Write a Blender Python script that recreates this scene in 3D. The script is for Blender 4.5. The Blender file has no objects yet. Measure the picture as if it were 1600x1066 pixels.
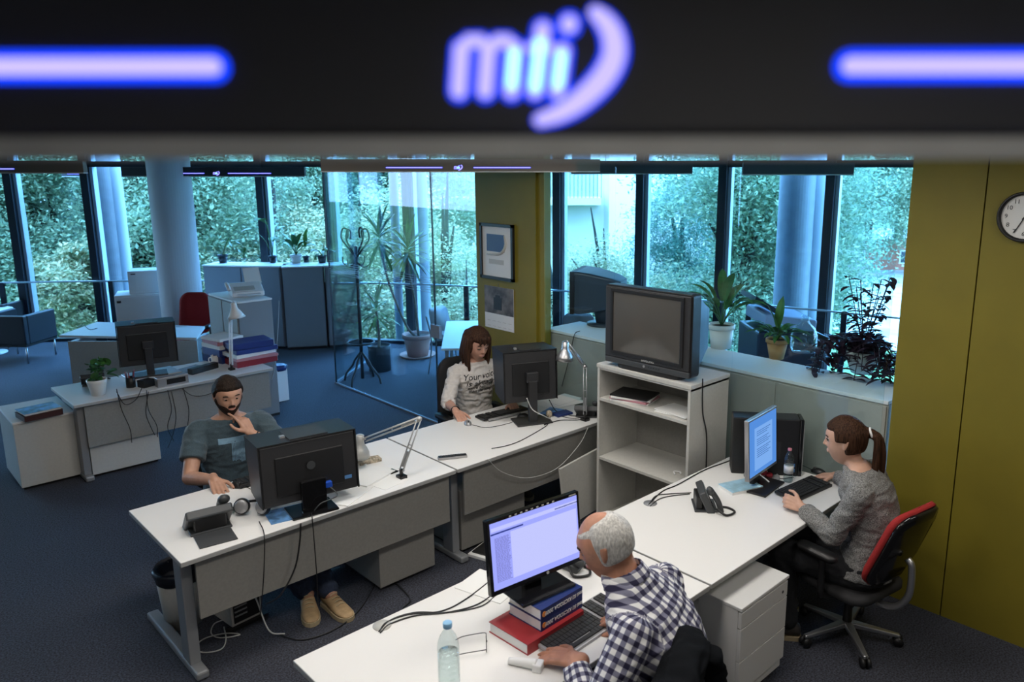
import bpy, bmesh, math, random
from mathutils import Vector, Matrix, Quaternion, noise
from mathutils.bvhtree import BVHTree
sc = bpy.context.scene
C = sc.collection
V = Vector
PI = math.pi
# ---------------------------------------------------------------- camera
HC, FPX, PITCH, YAW = 2.8, 1198.0, math.radians(11.53), math.radians(44.7)
CX, CY = 878.5, 503.5
FW = V((math.sin(YAW)*math.cos(PITCH), math.cos(YAW)*math.cos(PITCH), -math.sin(PITCH)))
RT = V((math.cos(YAW), -math.sin(YAW), 0))
UP = RT.cross(FW)
cam = bpy.data.cameras.new('camera'); camo = bpy.data.objects.new('camera', cam); C.objects.link(camo)
cam.sensor_width = 36; cam.lens = FPX/1600*36
cam.shift_x = (800-CX)/1600; cam.shift_y = (CY-533)/1600
m = Matrix((RT, UP, -FW)).transposed().to_4x4(); m.translation = V((0, 0, HC)); camo.matrix_world = m
cam.dof.use_dof = True; cam.dof.focus_distance = 5.2; cam.dof.aperture_fstop = 3.0
cam.clip_end = 300
sc.camera = camo
def ray(px, py): return FW*FPX + RT*(px-CX) - UP*(py-CY)
def W(px, py, z):                       # point of the photo on the level z
    d = ray(px, py); t = (z-HC)/d.z; return V((d.x*t, d.y*t, z))
# ---------------------------------------------------------------- light
world = bpy.data.worlds.new('world'); sc.world = world; world.use_nodes = True
bgn = world.node_tree.nodes['Background']; bgn.inputs[0].default_value = (.42, .68, 1, 1); bgn.inputs[1].default_value = 12
sc.view_settings.view_transform = 'Standard'; sc.view_settings.look = 'None'; sc.view_settings.gamma = 1
sc.view_settings.exposure = 0; sc.view_settings.use_curve_mapping = False
sc.cycles.use_denoising = True
sc.cycles.max_bounces = 8; sc.cycles.transparent_max_bounces = 16; sc.cycles.sample_clamp_indirect = 6
sun = bpy.data.lights.new('overcast_daylight', 'SUN'); sun.energy = 17; sun.angle = math.radians(70); sun.color = (.13, .47, 1)
suno = bpy.data.objects.new('overcast_daylight', sun); C.objects.link(suno)
suno.rotation_euler = V((-.75, -.42, -.62)).to_track_quat('-Z', 'Y').to_euler()
# ---------------------------------------------------------------- materials
MATS = {}
def mat(name, col, rough=.5, metal=0, spec=.5, noise_amt=0, noise_scale=20, bump=0, emit=None, emit_s=0, alpha=1, coat=0, sheen=0, trans=0, col2=None):
    if name in MATS: return MATS[name]
    mt = bpy.data.materials.new(name); mt.use_nodes = True; MATS[name] = mt
    nt = mt.node_tree; b = nt.nodes['Principled BSDF']
    b.inputs['Base Color'].default_value = (*col, 1); b.inputs['Roughness'].default_value = rough
    b.inputs['Metallic'].default_value = metal; b.inputs['Specular IOR Level'].default_value = spec
    b.inputs['Alpha'].default_value = alpha; b.inputs['Coat Weight'].default_value = coat
    b.inputs['Sheen Weight'].default_value = sheen
    b.inputs['Transmission Weight'].default_value = trans
    if emit: b.inputs['Emission Color'].default_value = (*emit, 1); b.inputs['Emission Strength'].default_value = emit_s
    if noise_amt or bump or col2:
        tc = nt.nodes.new('ShaderNodeTexCoord'); n = nt.nodes.new('ShaderNodeTexNoise')
        n.inputs['Scale'].default_value = noise_scale; n.inputs['Detail'].default_value = 6
        nt.links.new(tc.outputs['Object'], n.inputs['Vector'])
        if noise_amt or col2:
            mx = nt.nodes.new('ShaderNodeMix'); mx.data_type = 'RGBA'
            k = noise_amt
            mx.inputs[6].default_value = (*[max(0, c*(1-k)) for c in col], 1)
            mx.inputs[7].default_value = (*(col2 if col2 else [min(1, c*(1+k)) for c in col]), 1)
            r = nt.nodes.new('ShaderNodeMapRange'); r.inputs[1].default_value = .35; r.inputs[2].default_value = .65
            nt.links.new(n.outputs['Fac'], r.inputs[0]); nt.links.new(r.outputs[0], mx.inputs[0])
            nt.links.new(mx.outputs[2], b.inputs['Base Color'])
        if bump:
            bp = nt.nodes.new('ShaderNodeBump'); bp.inputs['Strength'].default_value = bump; bp.inputs['Distance'].default_value = .01
            nt.links.new(n.outputs['Fac'], bp.inputs['Height']); nt.links.new(bp.outputs[0], b.inputs['Normal'])
    return mt
def glass_mat(name, tint, refl=.08, rough=0):
    mt = bpy.data.materials.new(name); mt.use_nodes = True; MATS[name] = mt; nt = mt.node_tree; nt.nodes.clear()
    o = nt.nodes.new('ShaderNodeOutputMaterial'); t = nt.nodes.new('ShaderNodeBsdfTransparent'); g = nt.nodes.new('ShaderNodeBsdfGlossy')
    g.inputs['Roughness'].default_value = rough; t.inputs[0].default_value = (*tint, 1)
    lw = nt.nodes.new('ShaderNodeLayerWeight'); lw.inputs[0].default_value = .5
    pw = nt.nodes.new('ShaderNodeMath'); pw.operation = 'POWER'; pw.inputs[1].default_value = 4.5
    mth = nt.nodes.new('ShaderNodeMath'); mth.operation = 'MULTIPLY_ADD'; mth.inputs[1].default_value = .8; mth.inputs[2].default_value = refl*.4
    mx = nt.nodes.new('ShaderNodeMixShader'); nt.links.new(lw.outputs['Facing'], pw.inputs[0]); nt.links.new(pw.outputs[0], mth.inputs[0])
    nt.links.new(mth.outputs[0], mx.inputs[0]); nt.links.new(t.outputs[0], mx.inputs[1]); nt.links.new(g.outputs[0], mx.inputs[2])
    nt.links.new(mx.outputs[0], o.inputs[0]); return mt
def emit_mat(name, col, s):
    if name in MATS: return MATS[name]
    mt = bpy.data.materials.new(name); mt.use_nodes = True; MATS[name] = mt; nt = mt.node_tree; nt.nodes.clear()
    o = nt.nodes.new('ShaderNodeOutputMaterial'); e = nt.nodes.new('ShaderNodeEmission'); e.inputs[0].default_value = (*col, 1); e.inputs[1].default_value = s
    nt.links.new(e.outputs[0], o.inputs[0]); return mt
M = lambda n: MATS[n]
mat('desk_white', (.80, .79, .77), .38, spec=.35)
mat('desk_edge', (.42, .42, .41), .5)
mat('panel_grey', (.275, .266, .245), .55, noise_amt=.05, noise_scale=60)
mat('metal_grey', (.30, .31, .32), .4, metal=.3)
mat('light_grey', (.54, .53, .49), .55, noise_amt=.03, noise_scale=50)
mat('cab_front', (.24, .25, .27), .5)
mat('black', (.012, .012, .013), .42)
mat('black_soft', (.018, .018, .02), .8)
mat('black_gloss', (.008, .008, .009), .12)
mat('dark_plastic', (.028, .028, .03), .45, noise_amt=.1, noise_scale=200)
mat('phone_grey', (.05, .054, .058), .4)
mat('keys_dark', (.02, .02, .021), .5)
mat('chrome', (.75, .75, .76), .2, metal=1)
mat('alu', (.55, .55, .56), .35, metal=.9)
mat('silver', (.42, .42, .43), .35, metal=.5)
mat('lamp_grey', (.46, .46, .44), .35, metal=.35)
mat('white', (.82, .82, .81), .5)
mat('paper', (.82, .82, .80), .7)
mat('cream', (.55, .53, .47), .5)
mat('yellow_wall', (.205, .165, .012), .6, noise_amt=.06, noise_scale=3, bump=.05)
mat('carpet', (.034, .037, .052), .95, noise_amt=.75, noise_scale=95, bump=.5, spec=.6)
mat('ceiling_white', (.5, .5, .5), .8)
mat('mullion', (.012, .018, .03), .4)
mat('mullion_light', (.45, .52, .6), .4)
mat('column_white', (.62, .64, .68), .7)
mat('column_grey', (.27, .31, .36), .6, noise_amt=.08, noise_scale=8)
mat('rail_steel', (.5, .6, .65), .3, metal=.6)
mat('red_fabric', (.33, .015, .015), .9, bump=.3, noise_scale=150)
mat('sofa_black', (.008, .012, .022), .5)
mat('terracotta', (.42, .22, .18), .8)
mat('pot_white', (.75, .75, .72), .4)
mat('pot_dark', (.02, .03, .04), .5)
mat('pot_tan', (.42, .24, .10), .75)
mat('soil', (.06, .03, .02), .95)
mat('leaf_green', (.05, .16, .035), .45, noise_amt=.35, noise_scale=8)
mat('leaf_light', (.14, .30, .07), .45, noise_amt=.3, noise_scale=8)
mat('leaf_purple', (.035, .016, .03), .5, noise_amt=.5, noise_scale=30)
mat('trunk', (.20, .17, .13), .9, noise_amt=.3, noise_scale=20, bump=.5)
mat('blue_file', (.02, .045, .22), .5)
mat('red_file', (.28, .015, .03), .5)
mat('pink_file', (.5, .22, .26), .6)
mat('blue_book', (.012, .03, .14), .35)
mat('red_book', (.33, .02, .025), .45)
mat('orange', (.8, .3, .06), .5)
mat('skin_a', (.50, .27, .18), .5, noise_amt=.08, noise_scale=25)
mat('skin_b', (.56, .30, .215), .5, noise_amt=.08, noise_scale=25)
mat('skin_c', (.46, .215, .135), .5, noise_amt=.15, noise_scale=25)
mat('skin_d', (.55, .32, .23), .5, noise_amt=.06, noise_scale=25)
mat('cable_white', (.5, .5, .48), .5)
mat('blue_plug', (.01, .07, .45), .4)
glass_mat('glass_partition', (.90, .97, .985), .075)
glass_mat('glass_outer', (.74, .90, .99), .05)
glass_mat('glass_clear', (.93, .96, .95), .1)
# ---------------------------------------------------------------- helpers
def new(): return bmesh.new()
def put(name, bm, mt, parent=None, smooth=False, bevel=0, mw=None, subs=0):
    me = bpy.data.meshes.new(name); bmesh.ops.recalc_face_normals(bm, faces=bm.faces); bm.to_mesh(me); bm.free()
    mts = mt if isinstance(mt, (list, tuple)) else [mt]
    for x in mts: me.materials.append(MATS[x] if isinstance(x, str) else x)
    o = bpy.data.objects.new(name, me); C.objects.link(o)
    if parent: o.parent = parent
    if mw is not None: o.matrix_local = mw
    if smooth: me.polygons.foreach_set('use_smooth', [True]*len(me.polygons)); me.update()
    if bevel:
        b = o.modifiers.new('bevel', 'BEVEL'); b.width = bevel; b.segments = 2; b.limit_method = 'ANGLE'; b.angle_limit = math.radians(40)
    if subs:
        s = o.modifiers.new('sub', 'SUBSURF'); s.levels = subs; s.render_levels = subs
    return o
def tag(o, label, cat, group=None, kind=None):
    if label: o['label'] = label
    if cat: o['category'] = cat
    if group: o['group'] = group
    if kind: o['kind'] = kind
    return o
def thing(name, label, cat, loc=(0, 0, 0), rz=0, group=None):
    o = bpy.data.objects.new(name, None); C.objects.link(o); o.location = loc; o.rotation_euler = (0, 0, rz); o.empty_display_size = .05
    return tag(o, label, cat, group)
def struct(name, bm, mt, **k): o = put(name, bm, mt, **k); o['kind'] = 'structure'; return o
def lab(o, t): o['label'] = t; return o
def box(bm, x0, x1, y0, y1, z0, z1, mi=0, T=None):
    vs = [bm.verts.new(V((x, y, z))) for x in (x0, x1) for y in (y0, y1) for z in (z0, z1)]
    if T is not None:
        for v in vs: v.co = T @ v.co
    for f in ((0, 1, 3, 2), (4, 6, 7, 5), (0, 4, 5, 1), (2, 3, 7, 6), (0, 2, 6, 4), (1, 5, 7, 3)):
        fa = bm.faces.new([vs[i] for i in f]); fa.material_index = mi
    return vs
def bx(x0, x1, y0, y1, z0, z1): bm = new(); box(bm, x0, x1, y0, y1, z0, z1); return bm
def frame(d):
    d = V(d).normalized(); a = V((0, 0, 1)) if abs(d.z) < .9 else V((1, 0, 0))
    u = a.cross(d).normalized(); return d, u, d.cross(u)
def loft(bm, rings, mi=0, caps=True):
    R = [[bm.verts.new(p) for p in r] for r in rings]; n = len(R[0])
    for a, b in zip(R, R[1:]):
        for i in range(n):
            f = bm.faces.new((a[i], a[(i+1) % n], b[(i+1) % n], b[i])); f.material_index = mi
    if caps:
        for r in (R[0], R[-1]):
            try: f = bm.faces.new(r); f.material_index = mi
            except Exception: pass
    return R
def ring(c, u, v, ru, rv, n=16): return [V(c)+u*(ru*math.cos(2*PI*i/n))+v*(rv*math.sin(2*PI*i/n)) for i in range(n)]
def cyl(bm, p0, p1, r0, r1=None, n=16, mi=0):
    r1 = r0 if r1 is None else r1; d, u, v = frame(V(p1)-V(p0)); loft(bm, [ring(p0, u, v, r0, r0, n), ring(p1, u, v, r1, r1, n)], mi)
def lathe(bm, prof, c=(0, 0, 0), n=24, mi=0):
    c = V(c); rs = [ring(c+V((0, 0, z)), V((1, 0, 0)), V((0, 1, 0)), max(r, 1e-4), max(r, 1e-4), n) for r, z in prof]; loft(bm, rs, mi)
def crom(pts, k=6):
    P = [V(p) for p in pts]; P = [P[0]*2-P[1]]+P+[P[-1]*2-P[-2]]; out = []
    for i in range(1, len(P)-2):
        a, b, c, d = P[i-1:i+3]
        for j in range(k):
            t = j/k; out.append(.5*((2*b)+(c-a)*t+(2*a-5*b+4*c-d)*t*t+(3*b-a-3*c+d)*t**3))
    out.append(P[-2]); return out
def tube(bm, pts, r, n=6, k=6, mi=0, smooth_path=True):
    P = crom(pts, k) if smooth_path else [V(p) for p in pts]
    rr = r if callable(r) else (lambda t: r); rings = []; d, u, v = frame(P[1]-P[0])
    for i, p in enumerate(P):
        dd = (P[min(i+1, len(P)-1)]-P[max(i-1, 0)])
        if dd.length > 1e-9:
            dd.normalize(); u = (u-dd*u.dot(dd)); u = u.normalized() if u.length > 1e-6 else frame(dd)[1]; v = dd.cross(u)
        q = rr(i/(len(P)-1)); rings.append(ring(p, u, v, q, q, n))
    loft(bm, rings, mi)
def sphere(bm, c, r, sx=1, sy=1, sz=1, n=16, mi=0, T=None):
    R = [];
    for j in range(n//2+1):
        th = PI*j/(n//2); q = max(math.sin(th), 1e-3)
        R.append([V((q*math.cos(2*PI*i/n)*sx, q*math.sin(2*PI*i/n)*sy, math.cos(th)*sz))*r for i in range(n)])
    for rr_ in R:
        for p in rr_:
            if T is not None: p.xyz = T @ p
            p += V(c)
    loft(bm, R, mi)
def prism(bm, poly, z0, z1, mi=0):
    a = [bm.verts.new((x, y, z0)) for x, y in poly]; b = [bm.verts.new((x, y, z1)) for x, y in poly]; n = len(poly)
    for i in range(n): f = bm.faces.new((a[i], a[(i+1) % n], b[(i+1) % n], b[i])); f.material_index = mi
    for r in (a, b): f = bm.faces.new(r); f.material_index = mi
def rrect(w, h, r, n=4):
    o = []
    for cx, cy, a0 in ((w/2-r, h/2-r, 0), (-w/2+r, h/2-r, 90), (-w/2+r, -h/2+r, 180), (w/2-r, -h/2+r, 270)):
        for i in range(n+1):
            a = math.radians(a0+90*i/n); o.append((cx+r*math.cos(a), cy+r*math.sin(a)))
    return o
def xf(bm, T): bmesh.ops.transform(bm, matrix=T, verts=bm.verts); return bm
def Rz(a): return Matrix.Rotation(a, 4, 'Z')
def Rx(a): return Matrix.Rotation(a, 4, 'X')
def Ry(a): return Matrix.Rotation(a, 4, 'Y')
def Tr(*p): return Matrix.Translation(V(p if len(p) == 3 else p[0]))
def textbm(s, size, shear=0, ext=.0005, align='CENTER', bold=0):
    cu = bpy.data.curves.new('t', 'FONT'); cu.body = s; cu.size = size; cu.shear = shear; cu.extrude = ext; cu.offset = bold
    cu.align_x = align; cu.align_y = 'CENTER'; cu.resolution_u = 3
    o = bpy.data.objects.new('t', cu); C.objects.link(o); dg = bpy.context.evaluated_depsgraph_get()
    me = bpy.data.meshes.new_from_object(o.evaluated_get(dg)); bm = new(); bm.from_mesh(me)
    bpy.data.objects.remove(o); bpy.data.meshes.remove(me); bpy.data.curves.remove(cu); return bm
def dup(root, loc, rz=None, label=None, group=None):
    r = root.copy(); C.objects.link(r); r.location = loc
    if rz is not None: r.rotation_euler = (0, 0, rz)
    if label: r['label'] = label
    if group: r['group'] = group
    for ch in list(root.children):
        c = ch.copy(); C.objects.link(c); c.parent = r
        for g in list(ch.children): d = g.copy(); C.objects.link(d); d.parent = c
    return r
# ================================================================ SETTING
GX = 4.70                      # plane of the glass partition
CEN = V((-8.18, .15, 0)); RR = 17.78      # the curved facade
def fac(deg, r=0, z=0): a = math.radians(deg); return V((CEN.x+(RR+r)*math.cos(a), CEN.y+(RR+r)*math.sin(a), z))
CEIL = 3.0
bm = new()
poly = [(-4, -4)]+[(14*0+GX+6, -4)]+[tuple(fac(d, .3)[:2]) for d in range(-8, 72, 2)]+[(-4, 16.5)]
prism(bm, poly, -.25, 0); struct('floor', bm, 'carpet')
bm = new(); prism(bm, [(x, y) for x, y in poly], CEIL, CEIL+.3); struct('ceiling', bm, 'ceiling_white')
# yellow wall on the right with its panel seams
bm = new()
ys = [1.86, 1.44, .33, -.9, -2.4, -4.0]
for a, b in zip(ys, ys[1:]): box(bm, GX+.10, GX+.22, b+.004, a-.004, 0, CEIL)
box(bm, GX+.125, GX+.20, -4, 1.85, 0, CEIL)
struct('wall_right', bm, 'yellow_wall')
# yellow pillar
bm = new(); box(bm, GX, GX+.12, 5.09, 5.95, 0, CEIL); box(bm, GX+.02, GX+.10, 5.0, 5.085, 0, CEIL)
struct('wall_pillar', bm, 'yellow_wall')
bm = bx(-4.2, -4, -4, 16.5, 0, CEIL); struct('wall_left', bm, 'panel_grey')
bm = bx(-4, 10.7, -4.2, -4, 0, CEIL); struct('wall_back', bm, 'panel_grey')
# glass partition panels
def pane(name, x0, y0, x1, y1, z0=.02, z1=CEIL, t=.006, mt='glass_partition'):
    d = V((x1-x0, y1-y0, 0)); L = d.length; a = math.atan2(d.y, d.x)
    o = put(name, bx(0, L, -t, t, z0, z1), mt); o.location = (x0, y0, 0); o.rotation_euler.z = a; o['kind'] = 'structure'; return o
pane('wall_glass', GX+.02, 6.72, GX+.02, 8.98)
pane('wall_glass', GX+.02, 8.99, 5.65, 9.75)
pane('wall_glass', GX+.02, 5.96, GX+.02, 6.70)
for a, b in ((4.98, 4.16), (4.155, 3.0), (2.995, 1.88)): pane('wall_glass', GX+.02, b, GX+.02, a)
bm = new(); box(bm, GX+.008, GX+.032, 6.72, 8.98, 0, .016); box(bm, GX, GX+.04, 1.87, 5.0, 0, .03)
box(bm, 0, 1.2, -.02, .02, 0, .022, T=Tr(GX+.02, 8.99, 0) @ Rz(math.atan2(.76, .93))); struct('trim_1', bm, 'column_grey')
for y in (6.71, 8.985):        # dark vertical joints with a patch fitting
    bm = bx(GX+.012, GX+.028, y-.006, y+.006, .0, CEIL); struct('trim_2', bm, 'mullion')
bm = bx(GX, GX+.04, 6.62, 6.78, .98, 1.12); struct('trim_3', bm, 'column_grey')
# frosted lines across the first glass panels
bm = new()
for k in range(7):
    z = 1.62-.026*k
    box(bm, GX+.010, GX+.012, 6.74, 8.97, z+.0*k, z+.004)
struct('trim_4', bm, mat('frost', (.6, .75, .85), .6, alpha=.7))
# ---------------- facade: mullions, transoms, panes
mdeg = [66, 62, 57.9, 53.9, 50.3, 46, 41.6, 38.1, 34, 30, 26.3, 22.3, 18.6, 14.2, 10.2, 6, 2, -2]
dk = new()
for d in mdeg:
    T = Tr(fac(d, .22)) @ Rz(math.radians(d))
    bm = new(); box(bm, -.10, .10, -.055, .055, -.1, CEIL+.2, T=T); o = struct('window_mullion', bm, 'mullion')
    bm = new(); box(bm, -.02, .12, -.105, -.06, -.1, CEIL+.2, T=T); struct('window_mullion', bm, 'mullion_light')  # pale flange puts the mullion's lit side into shape and colour
for i, (a, b) in enumerate(zip(mdeg, mdeg[1:])):
    p, q = fac(a, .22), fac(b, .22)
    pane('window_%d' % (i+1), p.x, p.y, q.x, q.y, 0, CEIL, .008, 'glass_outer')
bm = new()
for a, b in zip(mdeg, mdeg[1:]):
    p, q = fac(a, .22), fac(b, .22); d = q-p; T = Tr(p) @ Rz(math.atan2(d.y, d.x))
    box(bm, 0, d.length, -.06, .06, 2.78, 2.87, T=T); box(bm, 0, d.length, -.06, .06, -.1, .05, T=T)
struct('trim_5', bm, 'mullion')
# railing along the glass
rl = thing('railing', 'thin steel handrail on dark posts running along the whole window front', 'railing', fac(34, 0))
bm = new(); tube(bm, [fac(62-2*k, 0, 1.0)-rl.location for k in range(30)], .014, 8, 2); put('handrail', bm, 'rail_steel', rl, True)
for d in (60, 54.6, 49.4, 38.4, 30.8, 22.9, 17.1, 13.2, 9):
    p = fac(d, 0)-rl.location; put('post', xf(bx(-.02, .02, -.035, .035, 0, 1.0), Tr(p) @ Rz(math.radians(d))), 'mullion', rl)
# columns
def polar0(px, D): d = ray(px, 300); d.z = 0; d.normalize(); return d*D
def column(d, r, rad, mt, n=40):
    bm = new(); p = fac(d, r); cyl(bm, (p.x, p.y, -.2), (p.x, p.y, CEIL+.1), rad, rad, n); return struct('column', bm, mt, smooth=False)
pc = polar0(267, 12.0); bm = new(); cyl(bm, (pc.x, pc.y, -.2), (pc.x, pc.y, CEIL+.1), .275, .275, 48); struct('column', bm, 'column_white')
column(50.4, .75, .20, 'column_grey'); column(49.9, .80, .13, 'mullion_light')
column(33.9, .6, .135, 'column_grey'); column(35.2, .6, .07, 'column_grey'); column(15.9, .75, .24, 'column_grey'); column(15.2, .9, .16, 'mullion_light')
column(56.2, .5, .14, 'column_grey')
# blinds housings: dark blocks at the window heads
# ================================================================ OUTSIDE
GZ = -3.6
bm = new(); prism(bm, [(-60, -40), (120, -40), (120, 130), (-60, 130)], GZ-.2, GZ)
struct('ground', bm, mat('grass', (.05, .13, .03), .95, noise_amt=.5, noise_scale=1.2, col2=(.14, .24, .07)))
bm = new(); prism(bm, [(22, -10), (80, -12), (80, 36), (52, 34), (30, 16), (23, 4)], GZ, GZ+.03)
struct('ground_pavement', bm, mat('asphalt', (.42, .42, .42), .8, noise_amt=.25, noise_scale=.8))
bm = new()
for k in range(6): box(bm, 0, 30, -.08, .08, GZ+.03, GZ+.04, T=Tr(27+k*4.5, -5+3*k, 0) @ Rz(.25+.03*k))
struct('ground_marking', bm, mat('kerb', (.6, .6, .58), .8))
bm = new(); box(bm, 0, 40, -.15, .15, GZ+.03, GZ+.2, T=Tr(24, 9, 0) @ Rz(-.16)); box(bm, 0, 40, -.15, .15, GZ+.03, GZ+.2, T=Tr(22, 4, 0) @ Rz(-.2)); struct('ground_kerb', bm, 'kerb')
bm = new(); prism(bm, [(-2, 18.5), (4.2, 17.2), (6, 17.4), (0, 20.5)], GZ, GZ+.02); struct('ground_path', bm, 'asphalt')
# buildings
mat('plaster', (.80, .78, .72), .8, noise_amt=.04, noise_scale=1); mat('plaster_warm', (.50, .40, .33), .8, noise_amt=.06, noise_scale=2)
mat('win_dark', (.02, .04, .06), .15); mat('shutter', (.06, .2, .25), .5)
def building(name, label, loc, rz, w, dpt, h, mt, wins, balc):
    b = thing(name, label, 'building', loc, rz)
    put('wall', bx(0, w, 0, dpt, 0, h), mt, b)
    for (x, z, ww, hh) in wins:
        f = new(); box(f, x-ww/2-.08, x+ww/2+.08, -.06, .02, z-.08, z+hh+.08); fr = put('window', f, 'white', b)
        put('pane', bx(x-ww/2, x+ww/2, -.075, -.055, z, z+hh), 'win_dark', fr)
    for (x0, x1, z) in balc:
        s = put('balcony', bx(x0, x1, -1.3, 0, z-.25, z), mt, b)
        r = new(); n = int((x1-x0)/.14)
        for k in range(n+1): box(r, x0+(x1-x0)*k/n-.012, x0+(x1-x0)*k/n+.012, -1.28, -1.25, z, z+1)
        box(r, x0, x1, -1.3, -1.24, z+1, z+1.05); put('balcony_railing', r, 'shutter', s)
        put('balcony_parapet', bx(x0+.1, x1-.1, -1.22, -1.2, z+.05, z+.95), 'plaster', s)
    return b
def look_rz(deg): return 0
# white block of flats seen between the mullions right of the pillar; its face looks back at the office
def polar(px, D): d = ray(px, 300); d.z = 0; d.normalize(); return d*D
p0 = polar(640, 30); p1 = polar(945, 29.5); a = math.atan2((p1-p0).y, (p1-p0).x); L = (p1-p0).length
building('apartment_building', 'white apartment house with railed balconies behind the trees', (p0.x, p0.y, GZ), a, L, 4, 13, 'plaster',
    [(1.4, 3.6, .5, 1.25), (2.15, 3.6, .5, 1.25), (1.9, 6.0, .9, 1.4), (L-2.0, 5.9, .9, 1.4), (L-.9, 5.9, .7, 1.4), (L-2.2, 8.6, 1.6, 1.6), (4.5, 5, 1, 1.6), (.6, 1.6, 1, 1.6), (3, 1.6, 1, 1.6)],
    [(1.0, 3.2, 5.25), (L-2.6, L-.2, 5.25)])
p0 = polar(952, 29); p1 = polar(1128, 31); a = math.atan2((p1-p0).y, (p1-p0).x); L = (p1-p0).length
building('apartment_building', 'plain bright white gable wall behind the dark conifer', (p0.x, p0.y, GZ), a, L, 4, 14, mat('plaster2', (.86, .85, .82), .8), [(L-.9, 8.3, .7, 1)], [])
p0 = polar(285, 36); p1 = polar(450, 34); a = math.atan2((p1-p0).y, (p1-p0).x); L = (p1-p0).length
building('house', 'pinkish plaster house with a white framed window seen between trees at left', (p0.x, p0.y, GZ), a, L, 8, 12, 'plaster_warm', [(L*.5, 5.1, .9, 1.5), (L*.22, 5.1, .9, 1.5), (L*.5, 2, .9, 1.5)], [])
p0 = polar(-10, 27); building('shed', 'small brick kiosk with orange band at the far left beyond the glass', (p0.x-2, p0.y, GZ), -.3, 3.2, 3, 3.6, mat('kiosk', (.02, .06, .2), .6), [(1.5, 1.4, 1.2, 1)], [])
p0 = polar(1390, 52); building('shed', 'low brick shed at the far end of the car park', (p0.x-.5, p0.y, GZ), -.85, 3.5, 3, 1.7, mat('brick', (.45, .16, .1), .8), [(1.7, .5, 1, .7)], [])
# trees
def leafmat(name, c1, c2, c3):
    mt = bpy.data.materials.new(name); mt.use_nodes = True; MATS[name] = mt; nt = mt.node_tree; b = nt.nodes['Principled BSDF']
    g = nt.nodes.new('ShaderNodeNewGeometry'); cr = nt.nodes.new('ShaderNodeValToRGB'); e = cr.color_ramp.elements
    e[0].color = (*c1, 1); e[1].color = (*c3, 1); x = e.new(.55); x.color = (*c2, 1)
    nt.links.new(g.outputs['Random Per Island'], cr.inputs[0]); nt.links.new(cr.outputs[0], b.inputs['Base Color'])
    b.inputs['Roughness'].default_value = .6
    tr = nt.nodes.new('ShaderNodeBsdfTranslucent'); nt.links.new(cr.outputs[0], tr.inputs[0]); mx = nt.nodes.new('ShaderNodeMixShader'); mx.inputs[0].default_value = .45
    nt.links.new(b.outputs[0], mx.inputs[1]); nt.links.new(tr.outputs[0], mx.inputs[2]); nt.links.new(mx.outputs[0], nt.nodes['Material Output'].inputs[0])
leafmat('foliage_green', (.14, .24, .17), (.27, .40, .27), (.46, .56, .36))
leafmat('foliage_yellow', (.24, .32, .20), (.44, .48, .30), (.78, .68, .45))
leafmat('foliage_dark', (.05, .16, .14), (.10, .28, .23), (.2, .42, .33))
def crown(seed, n, blobs, size, fine=False):
    rnd = random.Random(seed); bm = new()
    tot = sum(b[3]**2 for b in blobs)
    for (bx_, by_, bz_, br) in blobs:
        k = int(n*br*br/tot)
        # clumps inside each blob
        cl = []
        for _ in range(max(8, int(26*br))):
            d = V((rnd.gauss(0, 1), rnd.gauss(0, 1), rnd.gauss(0, 1))).normalized()
            cl.append((V((bx_, by_, bz_))+V((d.x, d.y, d.z*.85))*br*rnd.uniform(.55, 1.0), br*rnd.uniform(.22, .42)))
        for _ in range(k):
            c, r = rnd.choice(cl); d = V((rnd.gauss(0, 1), rnd.gauss(0, 1), rnd.gauss(0, .8)))
            p = c+d*r*.55; s = size*rnd.uniform(.6, 1.3)
            u = V((rnd.gauss(0, 1), rnd.gauss(0, 1), rnd.gauss(0, .6))).normalized(); w = u.cross(V((rnd.gauss(0, .5), rnd.gauss(0, .5), 1))).normalized()
            if fine: w *= .35
            vs = [bm.verts.new(p-u*s), bm.verts.new(p+w*s*.5), bm.verts.new(p+u*s), bm.verts.new(p-w*s*.5)]; bm.faces.new(vs)
    return bm
def make_tree(label, loc, seed, mt, blobs, n, size, trunk_h, cat='tree', fine=False):
    t = thing('tree', label, cat, loc)
    bm = new(); rnd = random.Random(seed); cyl(bm, (0, 0, 0), (0, 0, trunk_h), .18, .11, 10)
    for (x, y, z, r) in blobs: tube(bm, [(0, 0, trunk_h*.6), (x*.5, y*.5, (trunk_h+z)/2), (x, y, z)], lambda q: .09*(1-q)+.02, 6, 4)
    put('trunk', bm, 'trunk_out', t, True)
    bm = crown(seed, n, blobs, size, fine); bmesh.ops.recalc_face_normals(bm, faces=[])
    put('crown', bm, mt, t)['kind'] = 'stuff'
    return t
mat('trunk_out', (.03, .035, .03), .9)
def blobset(seed, w, h, z0, k=9):
    r = random.Random(seed); return [(r.uniform(-w, w)*.6, r.uniform(-w, w)*.6, z0+h*(i+.5)/k+r.uniform(-.3, .3), w*r.uniform(.45, .7)) for i in range(k)]
TB = [make_tree('tall green broadleaf tree filling the window left of the white column', (*polar(85, 22)[:2], GZ), 1, 'foliage_green', blobset(1, 2.6, 6.2, 2.0), 70000, .055, 4),
      make_tree('yellowing maple with pale leaves behind the second window at left', (*polar(120, 18.6)[:2], GZ), 2, 'foliage_yellow', blobset(2, 1.0, 2.6, 2.0, 7), 26000, .05, 3),
      make_tree('dark feathery conifer in front of the bright gable wall', (*polar(1068, 24)[:2], GZ), 3, 'foliage_dark', [(0, 0, z, 1.75-abs(z-4.2)*.24) for z in (1.0, 1.9, 2.8, 3.6, 4.3, 4.9)]+[(.5, .4, 5.4, .5), (-.6, .2, 5.2, .45)], 52000, .07, 4, fine=True)]
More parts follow.
